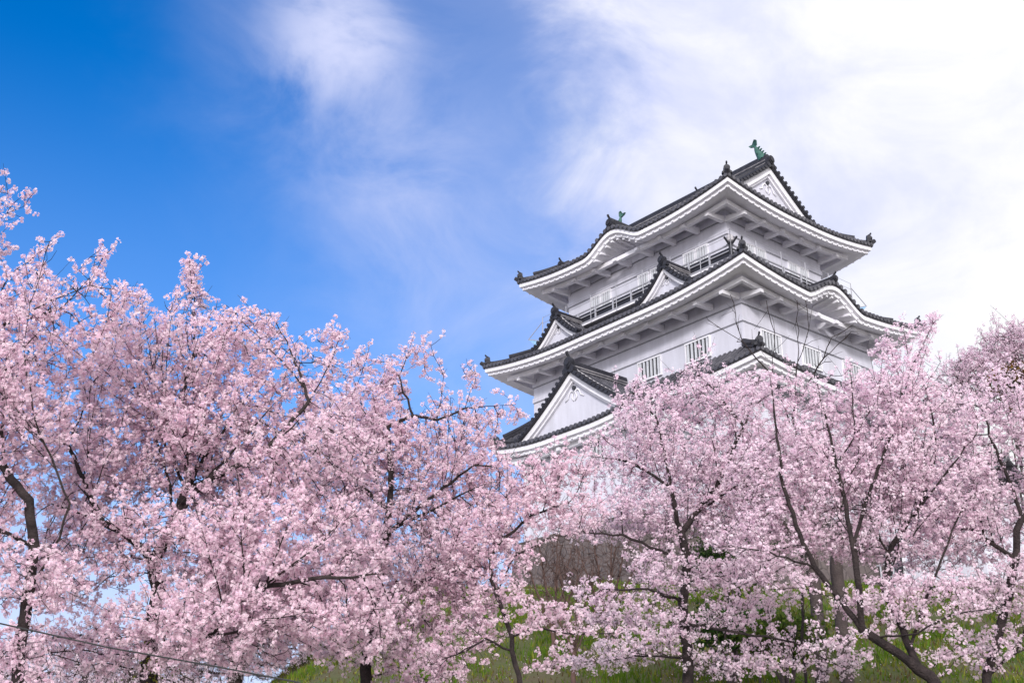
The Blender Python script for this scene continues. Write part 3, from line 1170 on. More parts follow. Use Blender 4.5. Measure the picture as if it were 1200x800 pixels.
def blossom_mesh(name, P, rp, k, rf, parent, lod, rng, tint=1.0, white=0.5):
    """clusters of five-petalled flowers round each point of P"""
    n = len(P)
    ax = unit(rng.normal(size=(n, k, 3)))
    ctr = P[:, None, :] + ax * (rp * rng.uniform(0.55, 1.05, (n, k, 1))) * rng.uniform(0.75, 1.2, (n, 1, 1))
    nor = unit(ax + 0.45 * rng.normal(size=(n, k, 3)))
    ctr = ctr.reshape(-1, 3)
    nor = nor.reshape(-1, 3)
    F = len(ctr)
    t1 = unit(np.cross(nor, unit(rng.normal(size=(F, 3)))))
    t2 = np.cross(nor, t1)
    r = rf * rng.uniform(0.8, 1.15, (F, 1, 1))
    cup = rng.uniform(0.05, 0.55, (F, 1, 1))
    a = np.arange(5) * 2 * PI / 5

    def ringpts(off, rad, lift):
        c, s = np.cos(a + off), np.sin(a + off)
        return ctr[:, None, :] + r * rad * (c[None, :, None] * t1[:, None, :] + s[None, :, None] * t2[:, None, :]) + r * lift * cup * nor[:, None, :]
    # colour per cluster and per flower
    mixw = np.clip(rng.normal(white, 0.28, (n, 1, 1)), 0, 1) * np.ones((1, k, 1))
    mixd = np.clip(rng.normal(0.12, 0.22, (n, k, 1)), 0, 1)
    c = PETAL * (1 - mixw) + PETAL_W * mixw
    c = c * (1 - mixd) + PETAL_D * mixd
    c = (c * tint).reshape(-1, 3)
    ch = 0.45 * c + 0.55 * HEART
    if lod == 0:
        l, t, q = ringpts(-0.50, 0.80, 0.75), ringpts(0.0, 1.0, 1.05), ringpts(0.50, 0.80, 0.75)
        V_ = np.concatenate([ctr[:, None, :], l, t, q], axis=1)          # 16 per flower
        C_ = np.concatenate([ch[:, None, :], np.repeat(c[:, None, :], 15, axis=1)], axis=1)
        i = np.arange(5)
        quad = np.stack([np.zeros(5, int), 1 + i, 6 + i, 11 + i], axis=1).ravel()
        loops = (np.arange(F)[:, None] * 16 + quad[None, :]).ravel()
        nf, sz = F * 5, 4
    else:
        l, q = ringpts(-0.48, 0.98, 1.0), ringpts(0.48, 0.98, 1.0)
        V_ = np.concatenate([ctr[:, None, :], l, q], axis=1)
        C_ = np.concatenate([ch[:, None, :] * 0.5 + c[:, None, :] * 0.5, np.repeat(c[:, None, :], 10, axis=1)], axis=1)
        i = np.arange(5)
        tri = np.stack([np.zeros(5, int), 1 + i, 6 + i], axis=1).ravel()
        loops = (np.arange(F)[:, None] * 11 + tri[None, :]).ravel()
        nf, sz = F * 5, 3
    return fast_mesh(name, V_.reshape(-1, 3), loops, np.arange(nf) * sz, np.full(nf, sz), C_.reshape(-1, 3), M_BLOS, parent)


def grow(scaffold, A, step, di, dk, rng, max_iter=150, gravity=0.0, jitter=0.25):
    """space colonisation: scaffold polylines first, then twigs reaching for the points A"""
    pos, par = [], []
    for line in scaffold:
        line = [np.array(p, float) for p in line]
        if pos:
            pa = np.array(pos)
            start = int(np.argmin(((pa - line[0]) ** 2).sum(1)))
        else:
            pos.append(line[0])
            par.append(-1)
            start = 0
        last = start
        for i, p in enumerate(line[1:]):
            p0 = pos[last].copy()
            L = np.linalg.norm(p - p0)
            n = max(1, int(L / step))
            for q in range(1, n + 1):
                w = p0 + (p - p0) * q / n
                if q < n:
                    w = w + rng.normal(size=3) * step * 0.07
                pos.append(w)
                par.append(last)
                last = len(pos) - 1
    nch = [0] * len(pos)
    for p in par:
        if p >= 0:
            nch[p] += 1
    alive = np.ones(len(A), bool)
    dmin = np.full(len(A), 1e9)
    near = np.zeros(len(A), int)

    def upd(ids):
        for i0 in range(0, len(ids), 200):
            b = np.array(ids[i0:i0 + 200])
            q = np.array([pos[i] for i in b])
            d = np.sqrt(((A[:, None, :] - q[None]) ** 2).sum(2))
            j = d.argmin(1)
            dd = d[np.arange(len(A)), j]
            m = dd < dmin
            dmin[m] = dd[m]
            near[m] = b[j[m]]
    upd(list(range(len(pos))))
    for it in range(max_iter):
        alive &= dmin > dk
        act = alive & (dmin < di)
        if not act.any():
            break
        new = []
        idx = np.where(act)[0]
        order = np.argsort(near[idx], kind='stable')
        idx = idx[order]
        nodes, st = np.unique(near[idx], return_index=True)
        for nd, a0, a1 in zip(nodes, st, list(st[1:]) + [len(idx)]):
            g = idx[a0:a1]
            if nch[nd] > 3:
                alive[g] = False
                continue
            dv = unit(A[g] - pos[nd]).mean(0) + rng.normal(size=3) * jitter * 0.6
            dv[2] += gravity
            if par[nd] >= 0:
                dv = dv + 0.35 * unit(pos[nd] - pos[par[nd]])
            w = pos[nd] + step * unit(dv)
            pos.append(w)
            par.append(int(nd))
            nch.append(0)
            nch[nd] += 1
            new.append(len(pos) - 1)
        if not new:
            break
        upd(new)
    return np.array(pos), np.array(par)


def limb_mesh(pos, par, tip, expo, rmax, mesh, rmin_draw=0.0):
    n = len(pos)
    kids = [[] for _ in range(n)]
    for i, p in enumerate(par):
        if p >= 0:
            kids[p].append(i)
    tips = np.zeros(n)
    for i in range(n - 1, -1, -1):
        if not kids[i]:
            tips[i] = 1
        if par[i] >= 0:
            tips[par[i]] += tips[i]
    rad = tip * tips ** (1 / expo)
    rad = np.maximum(rad, 0.0032)
    rad = np.minimum(rad, rmax * (0.72 + 0.28 * rad / max(rad.max(), 1e-6)))
    stack = [(0, None)]
    while stack:
        i, frm = stack.pop()
        chain = [frm] if frm is not None else []
        chain.append(i)
        cur = i
        while kids[cur]:
            ks = sorted(kids[cur], key=lambda k: -tips[k])
            for k in ks[1:]:
                stack.append((k, cur))
            cur = ks[0]
            chain.append(cur)
        if len(chain) < 2:
            continue
        rr = [rad[c] for c in chain]
        if frm is not None:
            rr[0] = min(rr[0], rr[1] * 1.15)
        ns = 9 if max(rr) > 0.06 else (6 if max(rr) > 0.02 else 4)
        mesh.tube([pos[c] for c in chain], rr, ns, cap=False)
    return rad, kids


def blobs_points(blobs, D, spacing, rng):
    """points spread through ellipsoids given by their place and size in the photograph at D metres"""
    out = []
    for bl in blobs:
        px, py, rx, ry = bl[:4]
        off = bl[4] if len(bl) > 4 else 0.0
        depth = bl[5] if len(bl) > 5 else None
        c = at(px, py, D + off)
        k = (D + off) / FPX
        R = np.array([rx * k, (depth if depth else 0.75 * max(rx, ry) * k), ry * k * 1.06])
        vol = 4.19 * R.prod()
        n = max(6, int(vol / spacing ** 3))
        u = unit(rng.normal(size=(n, 3))) * (rng.uniform(0, 1, (n, 1)) ** (1 / 2.6))
        out.append(c + u * R)
    return np.concatenate(out)


DENS = 0.43


def inside_blobs(p, blobs, D, grow_=0.95):
    for bl in blobs:
        off = bl[4] if len(bl) > 4 else 0.0
        c = at(bl[0], bl[1], D + off)
        k = (D + off) / FPX
        q = (p - c) / np.array([bl[2] * k, max(1.3, 0.75 * max(bl[2], bl[3]) * k) + 0.5, bl[3] * k * 1.06])
        if (q * q).sum() < grow_ ** 2:
            return True
    return False


def cherry(name, label, group, D, scaffold, blobs, rng_seed, spacing=0.30, step=0.15, n_pom=5000, rp=0.034, k=12, rf=0.0145, lod=0,
           tip=0.0028, rmax=0.11, bark=None, twig_len=(0.07, 0.24), tint=1.0, white=0.72, droop=0.0, twigs=3, thin=0.013, base=None, cat='tree', front=0.0, shoots=36, fans=0, fan_len=(0.7, 1.5)):
    rng = np.random.default_rng(rng_seed)
    sc = []
    for li, line in enumerate(scaffold):
        off = 0.0
        pl = []
        for i, w in enumerate(line):
            if len(w) > 2:
                off = w[2]
            pl.append(at(w[0], w[1], D + off))
        sc.append(pl)
    b0 = sc[0][0]
    # the trunk starts in the ground
    gz = float(ground_z(b0[0], b0[1]))
    foot = np.array([b0[0], b0[1], gz - 0.15])
    if abs(b0[2] - foot[2]) > 0.2:
        sc[0] = [foot] + sc[0] if b0[2] > foot[2] else [foot] + [p for p in sc[0][1:]]
    frng = np.random.default_rng(rng_seed + 500)
    tries, n_sc = 0, len(sc)
    made = 0
    while made < fans and tries < fans * 40:
        tries += 1
        ln = sc[frng.integers(1, n_sc)]
        i = frng.integers(0, len(ln) - 1)
        t = frng.uniform(0.1, 1)
        p = ln[i] + (ln[i + 1] - ln[i]) * t
        along = unit(ln[i + 1] - ln[i])
        sgn = frng.choice((-1, 1))
        d = unit(along * 0.9 + np.array([sgn * frng.uniform(0.3, 0.9), -frng.uniform(0.25, 0.8), frng.uniform(0.0, 0.5)]))
        L = frng.uniform(*fan_len)
        bend = np.array([sgn * 0.12, 0, frng.uniform(0.02, 0.14)]) * L
        fl = [p, p + d * L * 0.4, p + d * L * 0.75 + bend * 0.5, p + d * L * 1.1 + bend]
        if not all(inside_blobs(w, blobs, D + front) for w in fl[1:]):
            continue
        made += 1
        sc.append(fl)
        if frng.random() < 0.6:
            d2 = unit(d * 1.2 + np.array([-sgn * 0.5, frng.uniform(-.3, .3), frng.uniform(0.1, 0.5)]))
            sc.append([p + d * L * 0.4, p + d * L * 0.4 + d2 * L * 0.35, p + d * L * 0.4 + d2 * L * 0.7])
    if n_pom:
        spacing *= DENS
        step *= 0.8
    A = blobs_points(blobs, D + front, spacing, rng)
    pos, par = grow(sc, A, step, 1.6, max(spacing * 0.85, step * 1.05), rng)
    root = empty(name, foot)
    tag(root, label, cat, group)
    mb_ = MB()
    rad, kids = limb_mesh(pos - foot, par, tip, 2.0, rmax, mb_)
    # fine side twigs
    tw = max(tip, 0.0046)
    thin = max(thin, tip * 4.2)
    thin_i = np.where(rad < thin)[0]
    poms = []
    dirs = np.zeros_like(pos)
    ok = par >= 0
    dirs[ok] = unit(pos[ok] - pos[par[ok]])
    for i in thin_i:
        poms.append(pos[i] + rng.normal(size=3) * 0.03)
        for q in range(rng.integers(1 if n_pom else 0, twigs + 1)):
            d = unit(dirs[i] * 0.6 + rng.normal(size=3) * 0.75 + np.array([0, 0, 0.15 - droop]))
            L = rng.uniform(*twig_len)
            p1 = pos[i] + d * L * 0.5 + rng.normal(size=3) * 0.015
            p2 = p1 + unit(d + rng.normal(size=3) * 0.3 + np.array([0, 0, 0.1 - droop])) * L * 0.5
            if n_pom == 0 or rng.random() < 0.75:
                mb_.tube([pos[i] - foot, p1 - foot, p2 - foot], [tw * 0.8, tw * 0.65, tw * 0.4], 3, cap=False)
            nn = max(1, int(L / (rp * 1.6)))
            for j in range(nn):
                t = (j + rng.uniform(0.2, 1)) / nn
                w = pos[i] + (p1 - pos[i]) * min(1, 2 * t) if t < 0.5 else p1 + (p2 - p1) * (2 * t - 1)
                poms.append(w + rng.normal(size=3) * rp * 0.45)
    # long shoots standing clear of the crown
    if n_pom and len(thin_i):
        hz = (pos[thin_i, 2] - CAMZ) / pos[thin_i, 1]
        top = thin_i[hz > np.quantile(hz, 0.80)]
        for q in range(shoots):
            i = top[rng.integers(len(top))]
            d = unit(np.array([rng.normal() * 0.55, rng.normal() * 0.4, 0.9 - 1.2 * droop]))
            L = rng.uniform(0.22, 0.5) * (D / 13) ** 0.6
            b = rng.normal(size=3) * 0.08
            pl = [pos[i] + d * L * t + b * t * t for t in (0, 0.35, 0.7, 1.0)]
            mb_.tube([w - foot for w in pl], [tw * 0.8, tw * 0.7, tw * 0.55, tw * 0.35], 4, cap=False)
            for j in range(int(L / (rp * 1.9))):
                t = rng.uniform(0.15, 1.0)
                poms.append(pos[i] + d * L * t + b * t * t + rng.normal(size=3) * rp * 0.55)
    mb_.build('trunk', bark or M_BARK, root, True)
    if n_pom:
        poms = np.array(poms)
        # uneven density: some boughs fuller than others
        w = 0.55 + 0.45 * np.sin(poms[:, 0] * 2.3 + rng_seed) * np.sin(poms[:, 2] * 2.9 + 1.7 * rng_seed) * np.sin(poms[:, 1] * 2.1)
        lump = np.zeros(len(poms))
        for fq in (1.3, 2.2, 3.7):
            ph = rng.uniform(0, 6.28, 3)
            mrot = np.linalg.qr(rng.normal(size=(3, 3)))[0]
            g_ = (poms @ mrot) * fq * 2.0 + ph
            lump += np.sin(g_[:, 0]) * np.sin(g_[:, 1]) + 0.5 * np.sin(g_[:, 2])
        keep_p = np.clip(0.84 + 0.30 * lump, 0.12, 1.0)
        kp = rng.random(len(poms)) < keep_p
        poms, w = poms[kp], w[kp]
        w = np.clip(w, 0.2, 1)
        m = min(n_pom, len(poms))
        sel = rng.choice(len(poms), m, replace=False, p=w / w.sum())
        print(name, 'nodes', len(pos), 'candidates', len(poms), 'used', m)
        blossom_mesh('crown', poms[sel] - foot, rp, k, rf, root, lod, rng, tint, white)
    return root


G_NEAR = 'cherry trees in blossom on the left'
G_RIGHT = 'cherry trees in blossom on the right bank'

first_tree = cherry('cherry_tree', 'tall cherry tree in full pink blossom with peaked top and mossy forked trunk', G_NEAR, 12.5,
       [[(170, 860), (178, 745), (186, 690), (180, 658)],
        [(180, 658), (205, 610, .1), (222, 560, .2), (216, 490, .1), (208, 440, -.2)],
        [(180, 658), (165, 640, -.3), (120, 612, -.6), (60, 590, -.8)],
        [(222, 570, .2), (262, 555, -.2), (310, 530, -.4), (350, 492, -.5)],
        [(218, 520, .1), (180, 480, -.2), (145, 440, -.4), (118, 398, -.3)],
        [(214, 470, 0), (228, 410, .3), (228, 350, .3), (222, 305, .3)],
        [(310, 530, -.4), (362, 470, -.2), (388, 425, 0), (398, 395, 0)],
        [(176, 770, 0), (230, 752, -.4), (262, 728, -.6), (300, 690, -.7), (380, 676, -.8), (440, 672, -.8)],
        [(120, 612, -.6), (80, 520, 0), (70, 450, .2)],
        [(226, 420, .2), (262, 382, .6), (300, 366, .6)], [(362, 470, -.2), (340, 410, .3), (318, 370, .4)]],
       [(230, 425, 75, 68), (224, 345, 16, 34, .3, .4), (285, 405, 50, 38, .4), (335, 450, 70, 50, 0), (165, 440, 75, 65, 0), (125, 545, 95, 70), (255, 530, 120, 75),
        (370, 540, 85, 70, -.3), (195, 640, 120, 45, -.5), (330, 640, 120, 65, -.6), (80, 660, 80, 55, -.5), (250, 735, 140, 45, -.8), (130, 760, 60, 30, -.6),
        (388, 405, 18, 18, 0, .4), (315, 385, 20, 10, .4, .4), (400, 720, 90, 45, -.6), (60, 760, 60, 30, -.6)],
       21, n_pom=30000, spacing=0.31, front=0.3, fans=34)

cherry('cherry_tree', 'far left cherry tree with thick dark trunk and long blossoming boughs reaching right', G_NEAR, 11.0,
       [[(8, 860), (22, 765), (30, 720), (40, 640), (34, 585)],
        [(38, 690), (70, 630, -.2), (82, 590, -.3), (60, 535, -.3), (42, 495, -.3), (31, 440, -.3), (28, 408, -.3), (46, 388, -.3)],
        [(34, 585), (-20, 520, .3), (-60, 430, .3), (-40, 400, .2), (10, 378, .1), (60, 352, 0), (105, 334, 0), (160, 346, 0)],
        [(-60, 430, .3), (-70, 350, .2), (-30, 290, 0), (8, 250, 0), (28, 242, 0)],
        [(10, 378, .1), (70, 362, .2), (110, 322, .2), (122, 300, .2)],
        [(40, 640), (-10, 620, -.3), (-60, 600, -.3)], [(-40, 400, .2), (20, 315, .2), (55, 290, .2)], [(-70, 330, .2), (-25, 262, .2), (0, 225, .2)]],
       [(-40, 430, 100, 90), (20, 400, 75, 60), (80, 400, 60, 42), (35, 345, 52, 22, .1), (120, 342, 34, 7, 0, .3), (-18, 280, 24, 36, .1, .4), (112, 310, 9, 8, .2, .3),
        (20, 500, 70, 60), (-50, 580, 90, 90), (40, 680, 70, 40, -.4), (10, 780, 60, 40, -.3), (6, 242, 8, 12, .1, .3)],
       22, n_pom=18000, spacing=0.30, front=0.25, fans=18)

cherry('cherry_tree', 'wide cherry tree whose blossoming boughs droop towards the left eaves of the keep', G_NEAR, 15.0,
       [[(425, 860), (430, 770), (436, 720), (450, 650), (456, 600), (458, 560)],
        [(458, 560), (455, 500), (484, 487), (512, 492), (545, 478), (600, 474)],
        [(480, 488), (468, 440), (482, 402)], [(456, 600), (400, 545, -.3), (360, 510, -.4), (320, 520, -.5)],
        [(452, 630), (510, 580, -.3), (555, 545, -.3), (595, 548, -.3)],
        [(440, 700), (500, 680, -.6), (560, 660, -.8)], [(440, 700), (380, 690, -.6), (330, 650, -.6)],
        [(512, 492), (520, 440), (505, 405)], [(545, 478), (558, 440), (548, 428)]],
       [(435, 500, 60, 46), (452, 455, 30, 22, .1, .6), (512, 495, 36, 28), (552, 486, 26, 10, 0, .5), (515, 520, 70, 40), (430, 545, 95, 70), (540, 590, 78, 50), (480, 640, 105, 60, -.4),
        (420, 725, 95, 50, -.5), (530, 700, 60, 40, -.5), (560, 640, 50, 40, -.3), (500, 425, 14, 14, 0, .3), (548, 448, 8, 14, 0, .3), (595, 486, 26, 6, 0, .3), (580, 528, 26, 18), (430, 430, 18, 16, 0, .4), (500, 780, 50, 30, -.5)],
       23, n_pom=30000, spacing=0.34, front=0.3, fans=26, droop=0.1)

cherry('cherry_tree', 'small cherry tree with slender curved dark trunk beside the open grass bank', G_NEAR, 14.0,
       [[(618, 860), (608, 790), (600, 762), (600, 746)],
        [(600, 748), (588, 712), (576, 680), (575, 655), (590, 630), (622, 604), (665, 590)],
        [(580, 690), (605, 650), (640, 632), (690, 624)],
        [(600, 752), (632, 735, -.3), (665, 742, -.3), (700, 742, -.3)],
        [(600, 756), (570, 748, -.2), (545, 760, -.3)]],
       [(620, 585, 50, 32), (585, 612, 40, 40), (670, 600, 42, 20), (560, 660, 36, 40), (580, 700, 34, 24), (640, 722, 40, 10, -.2, .4), (690, 742, 40, 8, -.3, .3), (560, 745, 40, 28), (520, 775, 40, 25),
        (650, 560, 45, 22), (600, 655, 22, 14, 0, .3), (650, 775, 22, 8, 0, .3)],
       24, n_pom=10000, spacing=0.26)

cherry('cherry_tree', 'cherry tree with layered horizontal boughs in front of the lower gable bay', G_RIGHT, 19.0,
       [[(808, 860), (806, 770), (800, 705), (806, 660), (792, 600), (780, 540), (768, 480)],
        [(800, 705), (760, 690, -.4), (705, 690, -.6)],
        [(802, 725), (850, 738, -.6), (930, 752, -.8), (990, 784, -.8)],
        [(796, 620), (840, 570), (872, 500), (890, 440)],
        [(786, 575), (735, 540), (700, 535)],
        [(805, 765), (745, 768, -.5), (690, 778, -.6)],
        [(802, 660), (730, 626), (652, 622)],
        [(768, 490), (745, 460), (742, 446)], [(872, 500), (830, 450), (812, 430)]],
       [(760, 485, 52, 36), (815, 470, 55, 36), (870, 465, 40, 34), (720, 545, 48, 40), (790, 545, 80, 50), (870, 540, 62, 50), (760, 605, 80, 26), (850, 610, 70, 34),
        (690, 612, 55, 12, 0, .9), (775, 662, 45, 10, -.5, .8), (795, 688, 62, 12, -.5, .8), (850, 668, 75, 12, -.3, .8), (740, 722, 70, 10, -.6, .8), (830, 728, 66, 12, -.6, .8), (920, 745, 40, 8, -.8, .5), (975, 778, 44, 14, -.8, .5),
        (720, 772, 60, 10, -.6, .7), (850, 776, 60, 14, -.5, .7), (690, 690, 40, 8, -.6, .5), (880, 705, 60, 9, -.6, .6), (900, 780, 60, 10, -.7, .5), (760, 752, 70, 9, -.6, .6), (800, 640, 60, 10, -.2, .7)],
       25, n_pom=36000, spacing=0.29, front=0.5, fans=26, fan_len=(0.9, 2.0), step=0.18, rp=0.038, k=8, rf=0.0175, lod=1, tip=0.0030, rmax=0.09)

cherry('cherry_tree', 'large leaning cherry tree with many dark limbs and tall blossom spire', G_RIGHT, 17.0,
       [[(1125, 860), (1090, 792), (1040, 757), (1010, 737), (985, 702), (955, 665), (937, 625), (918, 570), (908, 490), (903, 440)],
        [(1015, 740), (1006, 685, -.2), (1000, 640, -.2), (1014, 590, -.2), (1036, 530, -.2), (1064, 472, -.2), (1084, 412, -.2), (1093, 372, -.2)],
        [(1080, 786), (1052, 725, .3), (1036, 690, .4), (1045, 640, .4), (1080, 590, .4), (1100, 520, .4)],
        [(1001, 640), (984, 560), (970, 500), (958, 450)],
        [(1020, 745), (1075, 742, -.4), (1110, 722, -.5), (1165, 712, -.6)],
        [(955, 665), (900, 645, -.3), (850, 640, -.4)], [(1036, 530), (1060, 480, .3), (1050, 430, .3), (1040, 400, .3)], [(985, 702), (940, 688, -.4), (900, 690, -.5)]],
       [(905, 475, 42, 45), (965, 475, 45, 45), (1028, 480, 55, 45), (1080, 405, 14, 30, -.2, .3), (1060, 450, 40, 36), (1100, 490, 60, 40), (930, 560, 85, 55), (1030, 560, 90, 55), (1110, 570, 60, 50),
        (900, 625, 75, 24), (1000, 632, 75, 22), (1090, 635, 55, 18), (905, 682, 50, 9, -.4, .6), (1030, 704, 60, 12, -.4, .6), (1085, 690, 70, 18, -.4, .6), (1150, 708, 40, 14, -.6, .5), (1000, 715, 30, 9, -.2, .4), (1060, 735, 50, 10, -.5, .5), (985, 755, 40, 8, -.5, .4), (905, 660, 60, 12, -.3, .6), (1120, 765, 30, 9, -.5, .4), (1040, 410, 16, 20, .3, .3)],
       26, n_pom=36000, spacing=0.29, front=0.5, fans=28, fan_len=(0.9, 2.0), step=0.17, rp=0.038, k=8, rf=0.0175, lod=1, tip=0.0030, rmax=0.12)

cherry('cherry_tree', 'cherry tree with upright trunk at the right edge and low hanging blossom', G_RIGHT, 18.0,
       [[(1150, 860), (1156, 792), (1176, 720), (1190, 655), (1196, 600), (1172, 540), (1150, 478)],
        [(1190, 655), (1142, 622), (1092, 600)], [(1196, 610), (1240, 555), (1225, 470), (1205, 430)],
        [(1156, 792), (1190, 765), (1240, 740)], [(1176, 720), (1140, 700, -.4), (1120, 690, -.5)]],
       [(1150, 490, 62, 46), (1200, 465, 55, 46), (1175, 570, 75, 50), (1240, 580, 60, 70), (1160, 640, 62, 22), (1180, 690, 52, 28, -.4, .7), (1162, 762, 26, 26, -.4, .5), (1110, 632, 55, 20, -.2, .8), (1120, 600, 60, 26, 0, .8), (1090, 662, 40, 10, -.3, .6), (1195, 735, 30, 30, -.4), (1130, 545, 50, 40), (1220, 660, 50, 40)],
       27, n_pom=24000, spacing=0.30, front=0.4, fans=14, fan_len=(0.9, 2.0), step=0.18, rp=0.038, k=8, rf=0.0175, lod=1, tip=0.0030, rmax=0.12)

cherry('cherry_tree', 'background cherry tree with straight grey trunk, the left one of two', G_RIGHT, 27.0,
       [[(962, 770), (958, 720), (952, 660), (945, 600), (935, 540)], [(950, 650), (890, 590), (850, 570)], [(948, 630), (1000, 570), (1010, 530)]],
       [(900, 565, 90, 45), (960, 540, 80, 45), (850, 600, 70, 30), (820, 560, 50, 40), (930, 610, 60, 20)],
       28, n_pom=6500, spacing=0.5, step=0.25, k=7, rf=0.019, lod=1, rp=0.06, bark=M_BARKG, rmax=0.19, tip=0.008, tint=0.95)
cherry('cherry_tree', 'background cherry tree with straight grey trunk, the right one of two', G_RIGHT, 28.0,
       [[(990, 770), (986, 720), (980, 660), (985, 600), (1000, 540)], [(982, 640), (1040, 590), (1090, 560)]],
       [(1020, 560, 90, 40), (1080, 580, 80, 45), (1110, 540, 70, 40), (1000, 600, 60, 24), (1150, 600, 60, 40)],
       29, n_pom=6500, spacing=0.5, step=0.25, k=7, rf=0.019, lod=1, rp=0.06, bark=M_BARKG, rmax=0.19, tip=0.008, tint=0.95)
cherry('cherry_tree', 'distant dusky pink cherry tree with sparse blossom against the white cloud at right', G_RIGHT, 33.0,
       [[(1230, 770), (1225, 640), (1215, 540), (1200, 460), (1190, 410)], [(1215, 540), (1150, 470), (1120, 440)], [(1200, 470), (1230, 420), (1240, 390)]],
       [(1183, 410, 46, 26), (1150, 440, 50, 30), (1220, 420, 50, 46), (1120, 470, 30, 20)],
       30, n_pom=9000, spacing=0.34, step=0.22, k=9, rf=0.022, lod=1, rp=0.065, bark=M_BARKG, rmax=0.2, tip=0.008, tint=0.88, white=0.35, thin=0.06, twig_len=(0.15, 0.45))



def ivy(root, spots, D, seed):
    rng = np.random.default_rng(seed)
    f = np.array(root.location)
    P = []
    for px, py, n in spots:
        c = at(px, py, D)
        P.append(c + rng.normal(size=(n, 3)) * np.array([0.07, 0.10, 0.12]))
    P = np.concatenate(P) - f
    n = len(P)
    d = unit(rng.normal(size=(n, 3)))
    sdv = unit(np.cross(d, rng.normal(size=(n, 3))))
    L = rng.uniform(0.02, 0.045, (n, 1))
    V_ = np.stack([P, P + d * L * 0.5 + sdv * L * 0.3, P + d * L, P + d * L * 0.5 - sdv * L * 0.3], axis=1)
    cc = np.array([(0.16, 0.18, 0.03), (0.10, 0.13, 0.02), (0.22, 0.20, 0.05)])[rng.integers(0, 3, n)]
    fast_mesh('young_leaves', V_.reshape(-1, 3), np.arange(4 * n), np.arange(n) * 4, np.full(n, 4), np.repeat(cc, 4, axis=0), M_LEAF, root)


ivy(first_tree, ((182, 785, 90), (176, 765, 60), (160, 775, 25), (188, 755, 25), (130, 795, 25), (200, 780, 20)), 12.35, 71)

# cherry trees on the lower ground far behind the left trunks: one built, two copies
far = cherry('cherry_tree', 'distant cherry tree low behind the left trunk', 'distant cherry trees low on the left', 34.0,
             [[(105, 900), (105, 850), (100, 800), (95, 755)], [(104, 850), (150, 800), (170, 780)], [(104, 850), (50, 800), (30, 785)]],
             [(100, 778, 100, 34), (40, 800, 80, 44), (165, 800, 80, 44), (100, 845, 120, 44)],
             31, n_pom=6000, spacing=0.5, step=0.28, k=7, rf=0.021, lod=1, rp=0.065, bark=M_BARKG, rmax=0.22, tip=0.011, tint=0.97)
far['label'] = 'distant pink cherry tree low behind the far left trunks'


def copy_tree(o, loc, rz, label, sc=1.0):
    c = o.copy()
    COL.objects.link(c)
    c.location = loc
    c.rotation_euler = (0, 0, rz)
    c.scale = (sc, sc, sc)
    c['label'] = label
    for ch in list(o.children):
        d = ch.copy()
        COL.objects.link(d)
        d.parent = c
    return c


for (px, D, rz, lab, sc) in ((300, 36, 2.1, 'distant pink cherry tree low between the two left trunks', 1.0), (-30, 38, 4.0, 'distant pink cherry tree cut by the left edge of the photo', 1.05),
                             (215, 46, 1.0, 'farthest pink cherry tree seen low through the left boughs', 1.1)):
    x = (px - 600) / FPX * D * 1.05
    copy_tree(far, (x, D, float(ground_z(x, D)) - 0.1), rz, lab, sc)

# bare trees and shrubs
cherry('bare_tree', 'leafless tree whose fine branches stand in front of the white keep wall', None, 24.0,
       [[(940, 760), (940, 640), (935, 540), (930, 470)], [(935, 520), (905, 440), (870, 400), (856, 345)], [(905, 440), (908, 390), (898, 352)], [(930, 470), (936, 410), (934, 352)],
        [(932, 480), (965, 420), (998, 388)], [(965, 420), (975, 395), (1000, 380)], [(934, 420), (948, 385), (944, 352)], [(870, 400), (845, 385), (830, 375)]],
       [(930, 420, 70, 50), (870, 390, 40, 30), (985, 410, 30, 25)],
       40, n_pom=0, spacing=0.55, step=0.2, twigs=1, twig_len=(0.2, 0.6), tip=0.008, rmax=0.10, bark=M_BARK)
shr = [('leafless brown shrub with dense upright stems before the stone base', 648, 742, 30.0, 41), ('leafless brown shrub on the grass, right of the denser one', 712, 735, 31.0, 42),
       ('dark leafless forked sapling in front of the brown shrubs', 672, 770, 26.0, 43)]
for lab, px, py, D, sd_ in shr:
    base = [(px, py)]
    lines = [[(px, py + 30), (px + 1, py - 10), (px + 4, py - 50), (px + 10, py - 100)]]
    for dx, dy in ((-36, -95), (-18, -112), (24, -108), (40, -88), (-50, -66), (6, -120)):
        lines.append([(px + dx * .05, py), (px + dx * .5, py + dy * .5), (px + dx, py + dy)])
    cherry('bare_shrub', lab, 'leafless shrubs on the bank', D, lines, [(px, py - 75, 48, 42), (px - 14, py - 60, 40, 30)], sd_, n_pom=0, spacing=0.24, step=0.13, twigs=2,
           twig_len=(0.2, 0.7), tip=0.008, rmax=0.06, bark=M_TWIG, cat='shrub')


